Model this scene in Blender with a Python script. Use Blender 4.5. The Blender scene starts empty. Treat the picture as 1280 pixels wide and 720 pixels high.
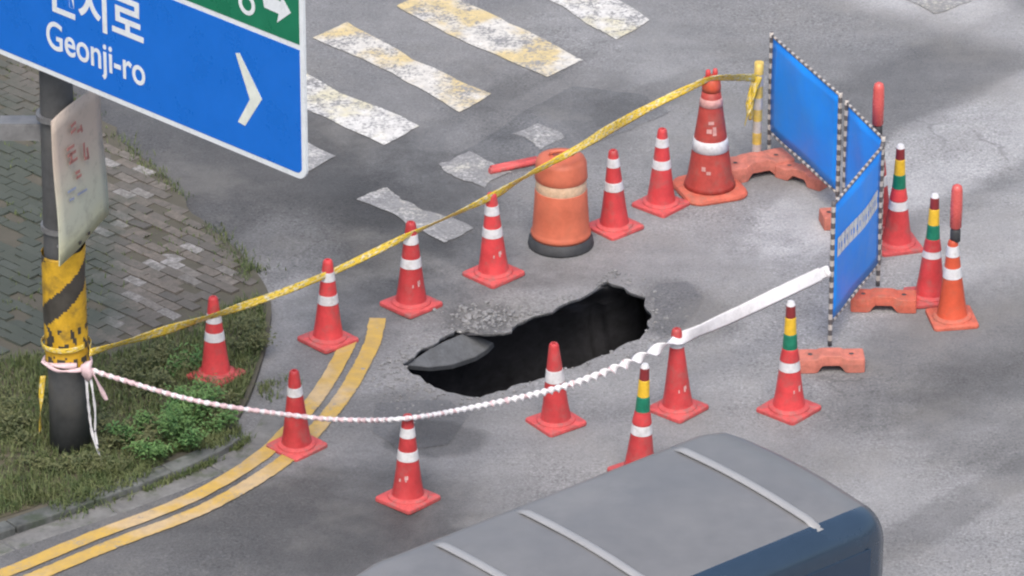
import bpy, bmesh, math, random
from mathutils import Vector, Matrix, noise as mnoise
from math import sin, cos, pi, radians, sqrt, atan2, hypot
random.seed(11)
S = bpy.context.scene
C = S.collection

# ------------------------------------------------------------------ camera
TH = radians(26.5); FPX = 7000.0; DIST = 48.3
CAM = Vector((0, -DIST*cos(TH), DIST*sin(TH)))
cd = bpy.data.cameras.new('camera'); cam = bpy.data.objects.new('camera', cd); C.objects.link(cam)
cam.location = CAM; cam.rotation_euler = (pi/2-TH, 0, 0)
cd.sensor_width = 36; cd.lens = FPX/1280*36; cd.clip_start = 0.5; cd.clip_end = 2000
S.camera = cam
# ------------------------------------------------------------------ sky, sun, exposure
w = bpy.data.worlds.new('World'); S.world = w; w.use_nodes = True
nt = w.node_tree; bg = nt.nodes['Background']
sky = nt.nodes.new('ShaderNodeTexSky'); sky.sky_type = 'NISHITA'; sky.sun_disc = False
SUN_EL, SUN_AZ = radians(58), radians(184)          # azimuth clockwise from +Y
sky.sun_elevation = SUN_EL; sky.sun_rotation = SUN_AZ
sky.air_density = 1.0; sky.dust_density = 5.0; sky.ozone_density = 1.0
nt.links.new(sky.outputs[0], bg.inputs[0]); bg.inputs[1].default_value = 0.12
sl = bpy.data.lights.new('sun', 'SUN'); sl.energy = 1.0; sl.angle = radians(32); sl.color = (1.0, 0.95, 0.89)
so = bpy.data.objects.new('sun', sl); C.objects.link(so)
sd = Vector((sin(SUN_AZ)*cos(SUN_EL), cos(SUN_AZ)*cos(SUN_EL), sin(SUN_EL)))
so.rotation_euler = sd.to_track_quat('Z', 'Y').to_euler(); so.location = (0, 0, 30)
S.view_settings.view_transform = 'Standard'; S.view_settings.look = 'None'
S.view_settings.gamma = 1.0; S.view_settings.exposure = 0.96
S.cycles.filter_width = 2.2

# ------------------------------------------------------------------ reading positions off the place
def ray(px, py):
    return Vector((0, cos(TH), -sin(TH))) + Vector((1, 0, 0))*((px-640)/FPX) + Vector((0, sin(TH), cos(TH)))*((360-py)/FPX)
def G(px, py, z=0.0):
    d = ray(px, py); return CAM + d*((z-CAM.z)/d.z)
def atY(px, py, Y):
    d = ray(px, py); return CAM + d*((Y-CAM.y)/d.y)
def atPlane(px, py, p0, n):
    d = ray(px, py); return CAM + d*((p0-CAM).dot(n)/d.dot(n))

# ------------------------------------------------------------------ materials
def srgb(r, g, b):
    f = lambda c: (c/255/12.92) if c/255 <= 0.04045 else ((c/255+0.055)/1.055)**2.4
    return (f(r), f(g), f(b))
class NB:
    def __init__(s, name):
        s.m = bpy.data.materials.new(name); s.m.use_nodes = True; s.t = s.m.node_tree
        s.b = s.t.nodes['Principled BSDF']; s.o = s.t.nodes['Material Output']
    def n(s, typ, **kw):
        x = s.t.nodes.new(typ)
        for k, v in kw.items(): setattr(x, k, v)
        return x
    def put(s, sock, v):
        if hasattr(v, 'is_output'): s.t.links.new(v, sock)
        elif isinstance(v, (tuple, list)) and len(v) == 3 and sock.type == 'RGBA': sock.default_value = (*v, 1)
        else: sock.default_value = v
    def math(s, op, a, b=0.0, clamp=False):
        x = s.n('ShaderNodeMath', operation=op, use_clamp=clamp); s.put(x.inputs[0], a); s.put(x.inputs[1], b); return x.outputs[0]
    def mix(s, f, a, b, typ='MIX'):
        x = s.n('ShaderNodeMix', data_type='RGBA', blend_type=typ)
        s.put(x.inputs[0], f); s.put(x.inputs[6], a); s.put(x.inputs[7], b); return x.outputs[2]
    def pos(s): return s.n('ShaderNodeNewGeometry').outputs['Position']
    def obj(s): return s.n('ShaderNodeTexCoord').outputs['Object']
    def mapping(s, v, loc=(0,0,0), rot=(0,0,0), sc=(1,1,1), typ='POINT'):
        x = s.n('ShaderNodeMapping', vector_type=typ); s.put(x.inputs[0], v)
        x.inputs[1].default_value = loc; x.inputs[2].default_value = rot; x.inputs[3].default_value = sc; return x.outputs[0]
    def noise(s, v, scale, detail=4, rough=0.6, out=0):
        x = s.n('ShaderNodeTexNoise'); s.put(x.inputs['Vector'], v); x.inputs['Scale'].default_value = scale
        x.inputs['Detail'].default_value = detail; x.inputs['Roughness'].default_value = rough; return x.outputs[out]
    def voro(s, v, scale, out='Distance'):
        x = s.n('ShaderNodeTexVoronoi'); s.put(x.inputs['Vector'], v); x.inputs['Scale'].default_value = scale; return x.outputs[out]
    def ramp(s, v, a, b, lo=0.0, hi=1.0, smooth=True):
        x = s.n('ShaderNodeMapRange', interpolation_type='SMOOTHSTEP' if smooth else 'LINEAR', clamp=True) if True else None
        s.put(x.inputs[0], v); x.inputs[1].default_value = a; x.inputs[2].default_value = b
        x.inputs[3].default_value = lo; x.inputs[4].default_value = hi; return x.outputs[0]
    def bump(s, h, strength=0.4, dist=0.01):
        x = s.n('ShaderNodeBump'); s.put(x.inputs['Height'], h); x.inputs['Strength'].default_value = strength
        x.inputs['Distance'].default_value = dist; s.t.links.new(x.outputs[0], s.b.inputs['Normal'])
    def set(s, col=None, rough=None, spec=None, metal=None, coat=None):
        if col is not None: s.put(s.b.inputs['Base Color'], col)
        if rough is not None: s.put(s.b.inputs['Roughness'], rough)
        if spec is not None: s.b.inputs['Specular IOR Level'].default_value = spec
        if metal is not None: s.b.inputs['Metallic'].default_value = metal
        if coat is not None: s.b.inputs['Coat Weight'].default_value = coat; s.b.inputs['Coat Roughness'].default_value = 0.15
        return s.m
M = {}
def plain(name, col, rough=0.6, var=0.18, scale=14, spec=0.4, metal=0.0, dirt=None, dirt_amt=0.4, rnd=0.0, coat=None):
    k = NB(name); p = k.pos()
    n1 = k.noise(p, scale, 5, 0.65); n2 = k.noise(p, scale*5, 3)
    f = k.math('ADD', k.ramp(n1, .3, .7, 1-var, 1+var, False), k.ramp(n2, .3, .7, -var*.4, var*.4, False))
    if rnd:
        oi = k.n('ShaderNodeObjectInfo').outputs['Random']
        f = k.math('MULTIPLY', f, k.ramp(oi, 0, 1, 1-rnd, 1+rnd, False))
    cx = k.n('ShaderNodeVectorMath', operation='SCALE'); cx.inputs[0].default_value = col; k.put(cx.inputs['Scale'], f)
    c = cx.outputs[0]
    if dirt: c = k.mix(k.math('MULTIPLY', k.ramp(k.noise(p, scale*.8, 6, .7), .48, .68), dirt_amt), c, dirt)
    k.set(c, k.ramp(n1, .3, .7, rough-.08, min(1, rough+.08)), spec, metal, coat)
    M[name] = k.m; return k.m

# asphalt ---------------------------------------------------------------
CW = Vector((0.721, -0.692, 0)); CV = Vector((0.692, 0.721, 0))     # across / along the street
def patch_list():
    L = []
    def e(px, py, rx, ry, rot, f, soft=0.35): L.append((G(px, py), rx, ry, radians(rot), f, soft))
    e(690, 135, .8, 1.1, 30, 0.80); e(560, 225, 1.7, 0.5, 42, 0.88)
    e(240, 200, 1.6, 3.4, 42, 0.42, .4); e(420, 330, .9, 2.2, -25, 0.80); e(430, 250, 2.0, 3.2, -30, .86, .5); e(600, 398, .32, .30, 20, .66, .3)
    e(354, 320, .46, .85, -14, 1.85, .4); e(356, 400, .28, .8, -12, 1.5, .4); e(365, 490, .35, 1.3, -30, 0.78)
    e(850, 390, .42, .65, 20, 0.70, .25); e(545, 550, .40, .32, 0, 0.60, .2); e(490, 525, .75, .5, 0, 0.74)
    e(260, 685, 2.0, 1.4, 10, 0.50); e(420, 640, 1.3, .9, 20, 0.74); e(620, 650, 1.2, .8, 30, .92)
    e(620, 440, 1.5, 1.9, 46, 0.94)
    e(1190, 450, .75, 1.6, -40, 0.66); e(1260, 510, .9, 1.2, -40, 0.66)
    e(1225, 168, .60, 3.4, -42, 1.42, .15); e(1130, 250, .3, 2.0, -42, 1.16); e(1230, 300, .45, 2.6, -42, 1.26, .2)
    e(1010, 40, 1.6, 2.2, -40, 0.90); e(1175, 92, .60, 3.4, -42, 0.72, .3); e(1190, 12, .45, 1.7, 52, 1.75, .6)
    e(1150, 560, .35, 1.6, -42, 1.14); e(1215, 625, .22, 1.8, -42, 0.78, .25); e(1250, 680, .35, 1.5, -42, 1.1)
    e(900, 300, 1.0, 1.3, 45, 1.14); e(740, 540, 1.3, .6, 60, 1.08); e(950, 470, .8, 1.0, 0, 1.08)
    e(470, 60, 2.0, 2.2, 40, 0.92); e(640, 110, .18, 1.5, -40, .82); e(800, 60, .5, 1.2, 40, 1.15)
    e(820, 120, .25, .9, -45, .80, .2); e(690, 175, .28, .5, 10, 1.3, .3)
    return L
def asphalt_color(k, p, patches=True, tone=(.200, .203, .207)):
    ang = atan2(CV.y, CV.x)
    big = k.noise(p, 0.35, 5, 0.55)
    streak = k.noise(k.mapping(p, rot=(0, 0, -ang), sc=(0.25, 2.2, 1)), 1.0, 6, 0.6)
    mid = k.noise(p, 3.2, 6, 0.7)
    grit = k.noise(p, 42, 3, 0.75)
    fine = k.voro(p, 70)
    f = k.math('MULTIPLY', k.ramp(big, .3, .7, .86, 1.14, False), k.ramp(streak, .3, .7, .91, 1.09, False))
    f = k.math('MULTIPLY', f, k.ramp(mid, .25, .75, .86, 1.14, False))
    gritamt = k.ramp(k.noise(p, .55, 3), .38, .64, .22, .62)
    g = k.math('ADD', k.math('MULTIPLY', k.math('SUBTRACT', grit, .5), k.math('MULTIPLY', gritamt, 3.2)), 1.0)
    f = k.math('MULTIPLY', f, g)
    f = k.math('MULTIPLY', f, k.ramp(fine, .0, .6, .86, 1.12, False))
    sv = k.n('ShaderNodeTexVoronoi'); k.put(sv.inputs['Vector'], p); sv.inputs['Scale'].default_value = 38
    sr = k.n('ShaderNodeSeparateColor'); k.put(sr.inputs[0], sv.outputs['Color'])
    spk = k.math('SUBTRACT', k.ramp(sr.outputs[0], .80, .98, 0, .26), k.ramp(sr.outputs[1], .78, .98, 0, .30))
    f = k.math('MULTIPLY', f, k.math('ADD', 1.0, k.math('MULTIPLY', spk, k.ramp(gritamt, .25, .8, .35, 1.0))))
    if patches:
        dn = k.math('MULTIPLY', k.math('SUBTRACT', k.noise(p, 1.7, 5, .65), .5), 1.1)
        for (c, rx, ry, rot, fac, soft) in patch_list():
            m = k.mapping(p, loc=c, rot=(0, 0, rot), sc=(rx, ry, 50), typ='TEXTURE')
            ln = k.n('ShaderNodeVectorMath', operation='LENGTH'); k.put(ln.inputs[0], m)
            d = k.math('ADD', ln.outputs['Value'], dn)
            f = k.math('MULTIPLY', f, k.ramp(d, 1-soft, 1+soft, fac, 1.0))
    # hairline cracks
    wv = k.n('ShaderNodeVectorMath', operation='ADD'); k.put(wv.inputs[0], p)
    nv = k.n('ShaderNodeVectorMath', operation='SCALE'); k.put(nv.inputs[0], k.noise(p, 2.5, 5, .6, out=1)); nv.inputs['Scale'].default_value = .35
    k.put(wv.inputs[1], nv.outputs[0])
    cr = k.n('ShaderNodeTexVoronoi', feature='DISTANCE_TO_EDGE'); k.put(cr.inputs['Vector'], wv.outputs[0]); cr.inputs['Scale'].default_value = .75
    crm = k.math('MULTIPLY', k.ramp(cr.outputs['Distance'], .004, .014, 1, 0), k.ramp(k.noise(p, .5, 2), .56, .66, 0, 1))
    f = k.math('MULTIPLY', f, k.math('SUBTRACT', 1.0, k.math('MULTIPLY', crm, .28)))
    cx = k.n('ShaderNodeVectorMath', operation='SCALE'); cx.inputs[0].default_value = tone; k.put(cx.inputs['Scale'], f)
    tint = k.mix(k.math('MULTIPLY', k.ramp(k.noise(p, .8, 4), .5, .68), .35), cx.outputs[0], (.190, .185, .172))
    return tint, grit, big, mid
def make_asphalt(name, patches=True, tone=(.200, .203, .207)):
    k = NB(name); p = k.pos()
    c, grit, big, mid = asphalt_color(k, p, patches, tone)
    k.bump(grit, .8, .016)
    k.set(c, k.ramp(big, .35, .65, .55, .85), .35); M[name] = k.m
make_asphalt('asphalt')
make_asphalt('asphalt_piece', False)
make_asphalt('asphalt_repair', True, (.160, .165, .172))
plain('asphalt_slab', (.105, .112, .120), .8, .22, 9, .3, dirt=(.075, .078, .08), dirt_amt=.6)
plain('concrete_pale', (.185, .198, .210), .75, .22, 3, .3, dirt=(.125, .13, .135), dirt_amt=.95)

def make_paint(name, col, col2, wear_lo, wear_hi, yl=.45, yh=.65):
    k = NB(name); p = k.pos()
    base, grit, big, mid = asphalt_color(k, p, False)
    c = k.mix(k.ramp(k.noise(p, 1.6, 4, .6), yl, yh), col, col2)
    c = k.mix(k.ramp(k.noise(p, 9, 5, .7), .3, .75, .0, .35), c, (.16, .155, .15))
    wear = k.math('ADD', k.math('MULTIPLY', k.noise(p, 26, 4, .8), .55), k.math('MULTIPLY', k.noise(p, 3.0, 5, .7), .45))
    c = k.mix(k.ramp(wear, wear_lo, wear_hi), c, base)
    k.bump(grit, .5, .01); k.set(c, .7, .35); M[name] = k.m
make_paint('paint_white', (.62, .62, .60), (.58, .55, .40), .47, .575, .47, .62)
make_paint('paint_yellowed', (.60, .59, .55), (.58, .47, .24), .475, .58, .42, .60)
make_paint('paint_faint', (.50, .50, .49), (.46, .45, .38), .385, .51)
make_paint('paint_line', (.50, .33, .075), (.50, .37, .20), .54, .66, .48, .66)

plain('cone_red', (.50, .046, .050), .45, .16, 9, .45, dirt=(.30, .10, .09), dirt_amt=.6, rnd=.2)
plain('cone_orange', (.52, .080, .036), .45, .12, 9, .45, dirt=(.30, .10, .06), dirt_amt=.5)
plain('cone_faded', (.36, .052, .042), .55, .22, 7, .35, dirt=(.22, .10, .08), dirt_amt=.6)
plain('cone_base', (.50, .080, .080), .55, .22, 12, .35, dirt=(.24, .13, .12), dirt_amt=.7, rnd=.12)
plain('band_white', (.58, .585, .60), .35, .12, 22, .5, dirt=(.36, .35, .33), dirt_amt=.5)
plain('stencil_pale', (.52, .30, .29), .5, .4, 30)
plain('band_cream', (.56, .40, .27), .5, .2, 20, .4, dirt=(.45, .2, .1))
plain('band_pink', (.50, .27, .25), .5, .2, 20, .4)
plain('sleeve_maroon', (.20, .028, .03), .4, .15, 12)
plain('sleeve_yellow', (.66, .42, .035), .4, .15, 12)
plain('sleeve_green', (.012, .16, .095), .4, .2, 12)
plain('baton_red', (.52, .095, .085), .25, .08, 10, .5)
plain('black_rubber', (.045, .048, .052), .65, .25, 12)
plain('drum_orange', (.50, .130, .072), .5, .13, 6, .4, dirt=(.46, .14, .08), dirt_amt=.5)
plain('foot_salmon', (.46, .155, .115), .65, .22, 12, .3, dirt=(.28, .13, .10), dirt_amt=.6)
plain('foot_orange', (.48, .115, .075), .65, .22, 12, .3, dirt=(.30, .14, .10), dirt_amt=.6)
plain('panel_blue', (.005, .245, .84), .40, .06, 3, .45, dirt=(.02, .27, .80), dirt_amt=.5)
plain('tube_black', (.10, .095, .10), .45, .2, 20)
plain('tube_white', (.42, .40, .38), .45, .2, 20, dirt=(.35, .28, .2))
plain('tube_yellow', (.55, .40, .09), .45, .2, 20, dirt=(.3, .25, .18))
plain('sign_blue', (.003, .125, .52), .32, .05, 3, .5)
plain('sign_green', (.006, .15, .075), .32, .08, 3, .5)
plain('sign_white', (.62, .66, .68), .32, .06, 8, .5)
plain('sign_cream', (.60, .64, .58), .35, .1, 10, .5)
plain('galvanised', (.20, .205, .21), .5, .2, 6, .4, metal=.4)
plain('pole_paint', (.075, .078, .080), .6, .22, 5, .3, dirt=(.09, .09, .085), dirt_amt=.6)
plain('wrap_yellow', (.50, .30, .02), .5, .22, 7, .4, dirt=(.16, .11, .03), dirt_amt=.75)
plain('wrap_black', (.045, .042, .036), .55, .25, 7)
plain('tape_pink', (.56, .42, .44), .5, .2, 18, .4)
plain('tape_white', (.62, .62, .64), .45, .12, 18, .4)
plain('concrete', (.150, .152, .150), .8, .26, 5, .3, dirt=(.07, .085, .055), dirt_amt=.75)
plain('kerb_concrete', (.10, .108, .105), .8, .35, 4, .3, dirt=(.05, .065, .045), dirt_amt=1.0, rnd=.25)
plain('soil', (.085, .078, .055), .95, .4, 5, .2, dirt=(.045, .07, .03), dirt_amt=.8)
plain('pit_soil', (.070, .071, .078), .95, .35, 3, .15)
plain('stem', (.10, .11, .04), .8, .2, 20)
plain('bus_sky_reflection', (.150, .152, .154), .42, .10, 1.6, .45, dirt=(.19, .19, .19), dirt_amt=.6, coat=.15)  # roof of a dark blue van: the mirrored sky is put into this grey
plain('bus_rib', (.28, .285, .29), .4, .06, 4)
plain('bus_navy', (.018, .036, .062), .25, .08, 2, .5, coat=.5)
plain('bus_chrome', (.4, .4, .42), .25, .05, 4, metal=.8)
plain('lamp_red', (.4, .02, .02), .2, .05, 4)
plain('lamp_clear', (.7, .7, .68), .15, .05, 4)
plain('tyre', (.022, .022, .024), .8, .2, 10)
plain('ink_red', (.34, .15, .13), .6, .3, 22)
plain('ink_blue', (.24, .28, .38), .6, .3, 22)
def glass_mat():
    k = NB('bus_glass'); k.set((.012, .03, .06), .08, .6, 0, .4); M['bus_glass'] = k.m
glass_mat()
def paver_mat():
    k = NB('paver'); p = k.pos()
    oi = k.n('ShaderNodeObjectInfo').outputs['Random']
    r = k.n('ShaderNodeValToRGB'); k.put(r.inputs[0], oi); cr = r.color_ramp; cr.interpolation = 'LINEAR'
    cr.elements[0].position = 0; cr.elements[0].color = (.12, .11, .10, 1)
    cr.elements[1].position = 1; cr.elements[1].color = (.42, .405, .395, 1)
    for pos_, c in ((.40, (.175, .152, .132, 1)), (.68, (.21, .178, .15, 1)), (.84, (.25, .235, .22, 1))):
        e = cr.elements.new(pos_); e.color = c
    c = k.mix(k.ramp(k.noise(p, 16, 5, .8), .32, .62, 0, .75), r.outputs[0], (.095, .088, .076))
    mm = k.mapping(p, loc=G(0, 330), rot=(0, 0, radians(10)), sc=(1.05, 4.2, 50), typ='TEXTURE')
    ln = k.n('ShaderNodeVectorMath', operation='LENGTH'); k.put(ln.inputs[0], mm)
    md = k.math('ADD', ln.outputs['Value'], k.math('MULTIPLY', k.math('SUBTRACT', k.noise(p, 1.1, 5, .65), .5), 2.2))
    c = k.mix(k.ramp(md, .6, 1.25, .90, .12), c, (.058, .070, .056))
    k.bump(k.noise(p, 60, 4), .4, .008); k.set(c, .75, .35); M['paver'] = k.m
paver_mat()
def joint_mat():
    k = NB('joint_soil'); p = k.pos()
    c = k.mix(k.noise(p, 9, 5), (.070, .070, .055), (.12, .11, .09)); k.set(c, .95, .2); M['joint_soil'] = k.m
joint_mat()
def tape_yellow_mat():
    k = NB('tape_yellow'); p = k.obj(); q = k.n('ShaderNodeTexCoord').outputs['UV']
    sx = k.n('ShaderNodeSeparateXYZ'); k.put(sx.inputs[0], q)
    n = k.noise(k.mapping(q, sc=(5.0, 1.2, 1)), 3.2, 3, .6)
    c = k.mix(k.ramp(n, .50, .60), (.66, .47, .04), (.62, .57, .38))
    n2 = k.noise(k.mapping(q, sc=(7.0, 2.0, 1)), 3.2, 2, .6)
    c = k.mix(k.ramp(n2, .56, .60, 0, .65), c, (.10, .075, .03))
    k.set(c, .4, .45); M['tape_yellow'] = k.m
tape_yellow_mat()
def placard_mat():
    k = NB('placard_cloth'); p = k.pos()
    sx = k.n('ShaderNodeSeparateXYZ'); k.put(sx.inputs[0], p)
    zz = k.math('ADD', sx.outputs[2], k.math('MULTIPLY', k.noise(p, 3, 3), .3))
    c = k.mix(k.ramp(zz, 2.35, 3.0), (.44, .46, .37), (.46, .39, .33))
    c = k.mix(k.ramp(zz, 2.05, 2.35, 1, 0), c, (.46, .47, .31))
    c = k.mix(k.ramp(k.noise(p, 9, 5, .7), .5, .7, 0, .35), c, (.20, .19, .16))
    k.set(c, .6, .3); M['placard_cloth'] = k.m
placard_mat()
def leaf_mat(name, a, b, trans=.25):
    k = NB(name); p = k.pos()
    c = k.mix(k.ramp(k.noise(p, 7, 3, .6), .35, .65), a, b)
    c = k.mix(k.ramp(k.noise(p, 55, 2), .4, .65, 0, .5), c, tuple(x*1.7 for x in b))
    k.set(c, .55, .3)
    tr = k.n('ShaderNodeBsdfTranslucent'); k.put(tr.inputs[0], c)
    mx = k.n('ShaderNodeMixShader'); mx.inputs[0].default_value = trans
    k.t.links.new(k.b.outputs[0], mx.inputs[1]); k.t.links.new(tr.outputs[0], mx.inputs[2]); k.t.links.new(mx.outputs[0], k.o.inputs[0])
    M[name] = k.m
leaf_mat('leaf_green', (.055, .145, .048), (.125, .22, .075))
leaf_mat('leaf_dull', (.070, .095, .045), (.13, .14, .065))
leaf_mat('grass_dull', (.068, .108, .042), (.125, .148, .062))

# ------------------------------------------------------------------ mesh helpers
def finish(name, bm, mat, parent=None, smooth=False, bevel=None):
    me = bpy.data.meshes.new(name)
    bmesh.ops.recalc_face_normals(bm, faces=bm.faces)
    bm.to_mesh(me); bm.free()
    mats = mat if isinstance(mat, (list, tuple)) else [mat]
    for m in mats: me.materials.append(M[m])
    if smooth:
        for p in me.polygons: p.use_smooth = True
    o = bpy.data.objects.new(name, me); C.objects.link(o)
    if parent is not None: o.parent = parent
    if bevel:
        b = o.modifiers.new('bevel', 'BEVEL'); b.width = bevel; b.segments = 2; b.limit_method = 'ANGLE'; b.angle_limit = radians(40)
    return o
def thing(name, label, cat, loc=(0, 0, 0), rz=0.0, group=None):
    o = bpy.data.objects.new(name, None); C.objects.link(o); o.empty_display_size = .1
    o.location = loc; o.rotation_euler = (0, 0, rz); tag(o, label, cat, group); return o
def tag(o, label, cat, group=None):
    o['label'] = label; o['category'] = cat
    if group: o['group'] = group
    return o
def struct(o): o['kind'] = 'structure'; return o
def box(bm, c, s, rot=None, mi=0):
    r = bmesh.ops.create_cube(bm, size=1.0)
    m = Matrix.Translation(c) @ (rot.to_4x4() if rot else Matrix.Identity(4)) @ Matrix.Diagonal((*s, 1))
    bmesh.ops.transform(bm, matrix=m, verts=r['verts'])
    if mi:
        for f in {f for v in r['verts'] for f in v.link_faces}: f.material_index = mi
def lathe(bm, prof, seg=28, c=(0, 0), mi=0, caps=True, squash=None):
    rings = []
    for r, z in prof:
        rings.append([bm.verts.new((c[0]+r*cos(2*pi*i/seg), c[1]+r*sin(2*pi*i/seg), z)) for i in range(seg)])
    for a, b in zip(rings, rings[1:]):
        for i in range(seg):
            f = bm.faces.new((a[i], a[(i+1) % seg], b[(i+1) % seg], b[i])); f.material_index = mi
    if caps:
        for r in (rings[0], rings[-1]):
            f = bm.faces.new(r); f.material_index = mi
def prism(bm, pts, z0, z1, mi=0):
    a = [bm.verts.new((x, y, z0)) for x, y in pts]; b = [bm.verts.new((x, y, z1)) for x, y in pts]
    n = len(pts)
    for i in range(n):
        f = bm.faces.new((a[i], a[(i+1) % n], b[(i+1) % n], b[i])); f.material_index = mi
    for l in (a, b):
        f = bm.faces.new(l); f.material_index = mi
def rsq(h, r, n=4):
    pts = []
    for cx, cy, a0 in ((h-r, h-r, 0), (-h+r, h-r, 90), (-h+r, -h+r, 180), (h-r, -h+r, 270)):
        for i in range(n+1):
            a = radians(a0+90*i/n); pts.append((cx+r*cos(a), cy+r*sin(a)))
    return pts
def rrect(x0, x1, y0, y1, r, n=5):
    pts = []
    for cx, cy, a0 in ((x1-r, y1-r, 0), (x0+r, y1-r, 90), (x0+r, y0+r, 180), (x1-r, y0+r, 270)):
        for i in range(n+1):
            a = radians(a0+90*i/n); pts.append((cx+r*cos(a), cy+r*sin(a)))
    return pts
def loft(bm, levels, mi=0):
    rings = [[bm.verts.new((x, y, z)) for x, y in pts] for pts, z in levels]
    n = len(rings[0])
    for a, b in zip(rings, rings[1:]):
        for i in range(n): bm.faces.new((a[i], a[(i+1) % n], b[(i+1) % n], b[i])).material_index = mi
    bm.faces.new(rings[0]).material_index = mi; bm.faces.new(rings[-1]).material_index = mi
def catmull(P, n):
    out = []
    Q = [P[0]*2-P[1]] + list(P) + [P[-1]*2-P[-2]]
    for i in range(1, len(Q)-2):
        for j in range(n):
            t = j/n
            out.append(.5*((2*Q[i]) + (Q[i+1]-Q[i-1])*t + (2*Q[i-1]-5*Q[i]+4*Q[i+1]-Q[i+2])*t*t + (3*Q[i]-Q[i-1]-3*Q[i+1]+Q[i+2])*t**3))
    out.append(Vector(P[-1])); return out
def sweep(bm, pts, wfun, tfun=lambda t: .0015, twist=lambda t: 0.0, seg=8, mifun=None, up=Vector((0, 0, 1)), uv=False):
    uvl = bm.loops.layers.uv.verify() if uv else None
    n = len(pts); rings = []; L = [0.0]
    for i in range(1, n): L.append(L[-1]+(pts[i]-pts[i-1]).length)
    for i, p in enumerate(pts):
        d = (pts[min(i+1, n-1)]-pts[max(i-1, 0)]).normalized()
        s = d.cross(up)
        if s.length < 1e-3: s = d.cross(Vector((0, 1, 0)))
        s.normalize(); u = s.cross(d); t = i/(n-1); a = twist(L[i])
        e1 = u*cos(a)+s*sin(a); e2 = -u*sin(a)+s*cos(a)
        rings.append([bm.verts.new(p+e1*(wfun(t)*.5*cos(2*pi*j/seg))+e2*(tfun(t)*.5*sin(2*pi*j/seg))) for j in range(seg)])
    for i, (a, b) in enumerate(zip(rings, rings[1:])):
        for j in range(seg):
            f = bm.faces.new((a[j], a[(j+1) % seg], b[(j+1) % seg], b[j])); f.smooth = True
            if mifun: f.material_index = mifun(L[i])
            if uv:
                for lp, (q, jj) in zip(f.loops, ((L[i], j), (L[i], j+1), (L[i+1], j+1), (L[i+1], j))):
                    lp[uvl].uv = (q, .5+.5*cos(2*pi*jj/seg))
    bm.faces.new(rings[0]); bm.faces.new(rings[-1])
def tube(bm, a, b, r, seg=10, mi=0, stripes=None):
    a = Vector(a); b = Vector(b); L = (b-a).length; n = 1
    if stripes: n = max(1, round(L/stripes))
    d = (b-a).normalized(); s = d.cross(Vector((0, 0, 1)))
    if s.length < 1e-3: s = Vector((1, 0, 0))
    s.normalize(); u = s.cross(d)
    rings = [[bm.verts.new(a+(b-a)*(i/n)+s*(r*cos(2*pi*j/seg))+u*(r*sin(2*pi*j/seg))) for j in range(seg)] for i in range(n+1)]
    for i in range(n):
        for j in range(seg):
            f = bm.faces.new((rings[i][j], rings[i][(j+1) % seg], rings[i+1][(j+1) % seg], rings[i+1][j]))
            f.smooth = True; f.material_index = (i % 2) if stripes else mi
    for r_ in (rings[0], rings[-1]): bm.faces.new(r_).material_index = mi
def inpoly(x, y, poly):
    c = False; j = len(poly)-1
    for i in range(len(poly)):
        xi, yi = poly[i][0], poly[i][1]; xj, yj = poly[j][0], poly[j][1]
        if (yi > y) != (yj > y) and x < (xj-xi)*(y-yi)/(yj-yi)+xi: c = not c
        j = i
    return c
def rough_loop(P, it=3, amt=.22, closed=True, rng=random):
    P = [Vector(p) for p in P]
    for k in range(it):
        Q = []
        for i in range(len(P) if closed else len(P)-1):
            a = P[i]; b = P[(i+1) % len(P)]; d = b-a
            Q.append(a); nrm = Vector((-d.y, d.x, 0))
            Q.append((a+b)/2+nrm*rng.uniform(-amt, amt)*.5)
        if not closed: Q.append(P[-1])
        P = Q
    return P

# ================================================================== SETTING
# ------------------------------------------------------------------ road with the sinkhole cut out
hole_px = [(503,455),(527,436),(550,423),(570,412),(590,412),(617,417),(640,414),(653,402),(690,390),(713,376),(747,358),(759,351),(780,359),(807,372),(814,392),(812,410),(773,434),(743,448),(703,462),(673,474),(633,488),(600,497),(577,494),(543,484),(527,472),(510,462)]
hrng = random.Random(4)
hole = rough_loop([G(*p) for p in hole_px], 2, .30, True, hrng)
bm = bmesh.new()
R = 260
outer = [bm.verts.new(v) for v in ((-R, -R, 0), (R, -R, 0), (R, R, 0), (-R, R, 0))]
ring = [bm.verts.new((x, y, 0)) for x, y in ((-9, -9), (9, -9), (9, 10), (-9, 10))]
inner = [bm.verts.new(v) for v in hole]
ed = []
for lp in (ring, inner):
    for i in range(len(lp)): ed.append(bm.edges.new((lp[i], lp[(i+1) % len(lp)])))
bmesh.ops.triangle_fill(bm, use_beauty=True, use_dissolve=False, edges=ed)
for i in range(4): bm.faces.new((outer[i], outer[(i+1) % 4], ring[(i+1) % 4], ring[i]))
for f in bm.faces:
    if f.normal.z < 0: f.normal_flip()
road = struct(finish('road', bm, 'asphalt'))
# cavity under the road: broken asphalt edge, then washed-out soil
bm = bmesh.new()
cen = sum(hole, Vector())/len(hole)
def off(p, d, z, j):
    q = (p-cen); q.z = 0; q = q.normalized()
    k = p+q*(d+hrng.uniform(-j, j)); return Vector((k.x, k.y, z+hrng.uniform(-j, j)*.5))
levels = [[Vector((p.x, p.y, 0)) for p in hole], [off(p, .0, -.028, .006) for p in hole], [off(p, .22, -.06, .03) for p in hole],
          [off(p, .75, -.35, .05) for p in hole], [off(p, 1.0, -1.2, .06) for p in hole], [off(p, .8, -2.4, .08) for p in hole]]
rv = [[bm.verts.new(p) for p in l] for l in levels]
for li, (a, b) in enumerate(zip(rv, rv[1:])):
    for i in range(len(a)):
        bm.faces.new((a[i], a[(i+1) % len(a)], b[(i+1) % len(a)], b[i])).material_index = 0 if li == 0 else 1
cb = bm.verts.new((cen.x, cen.y, -2.8))
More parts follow.
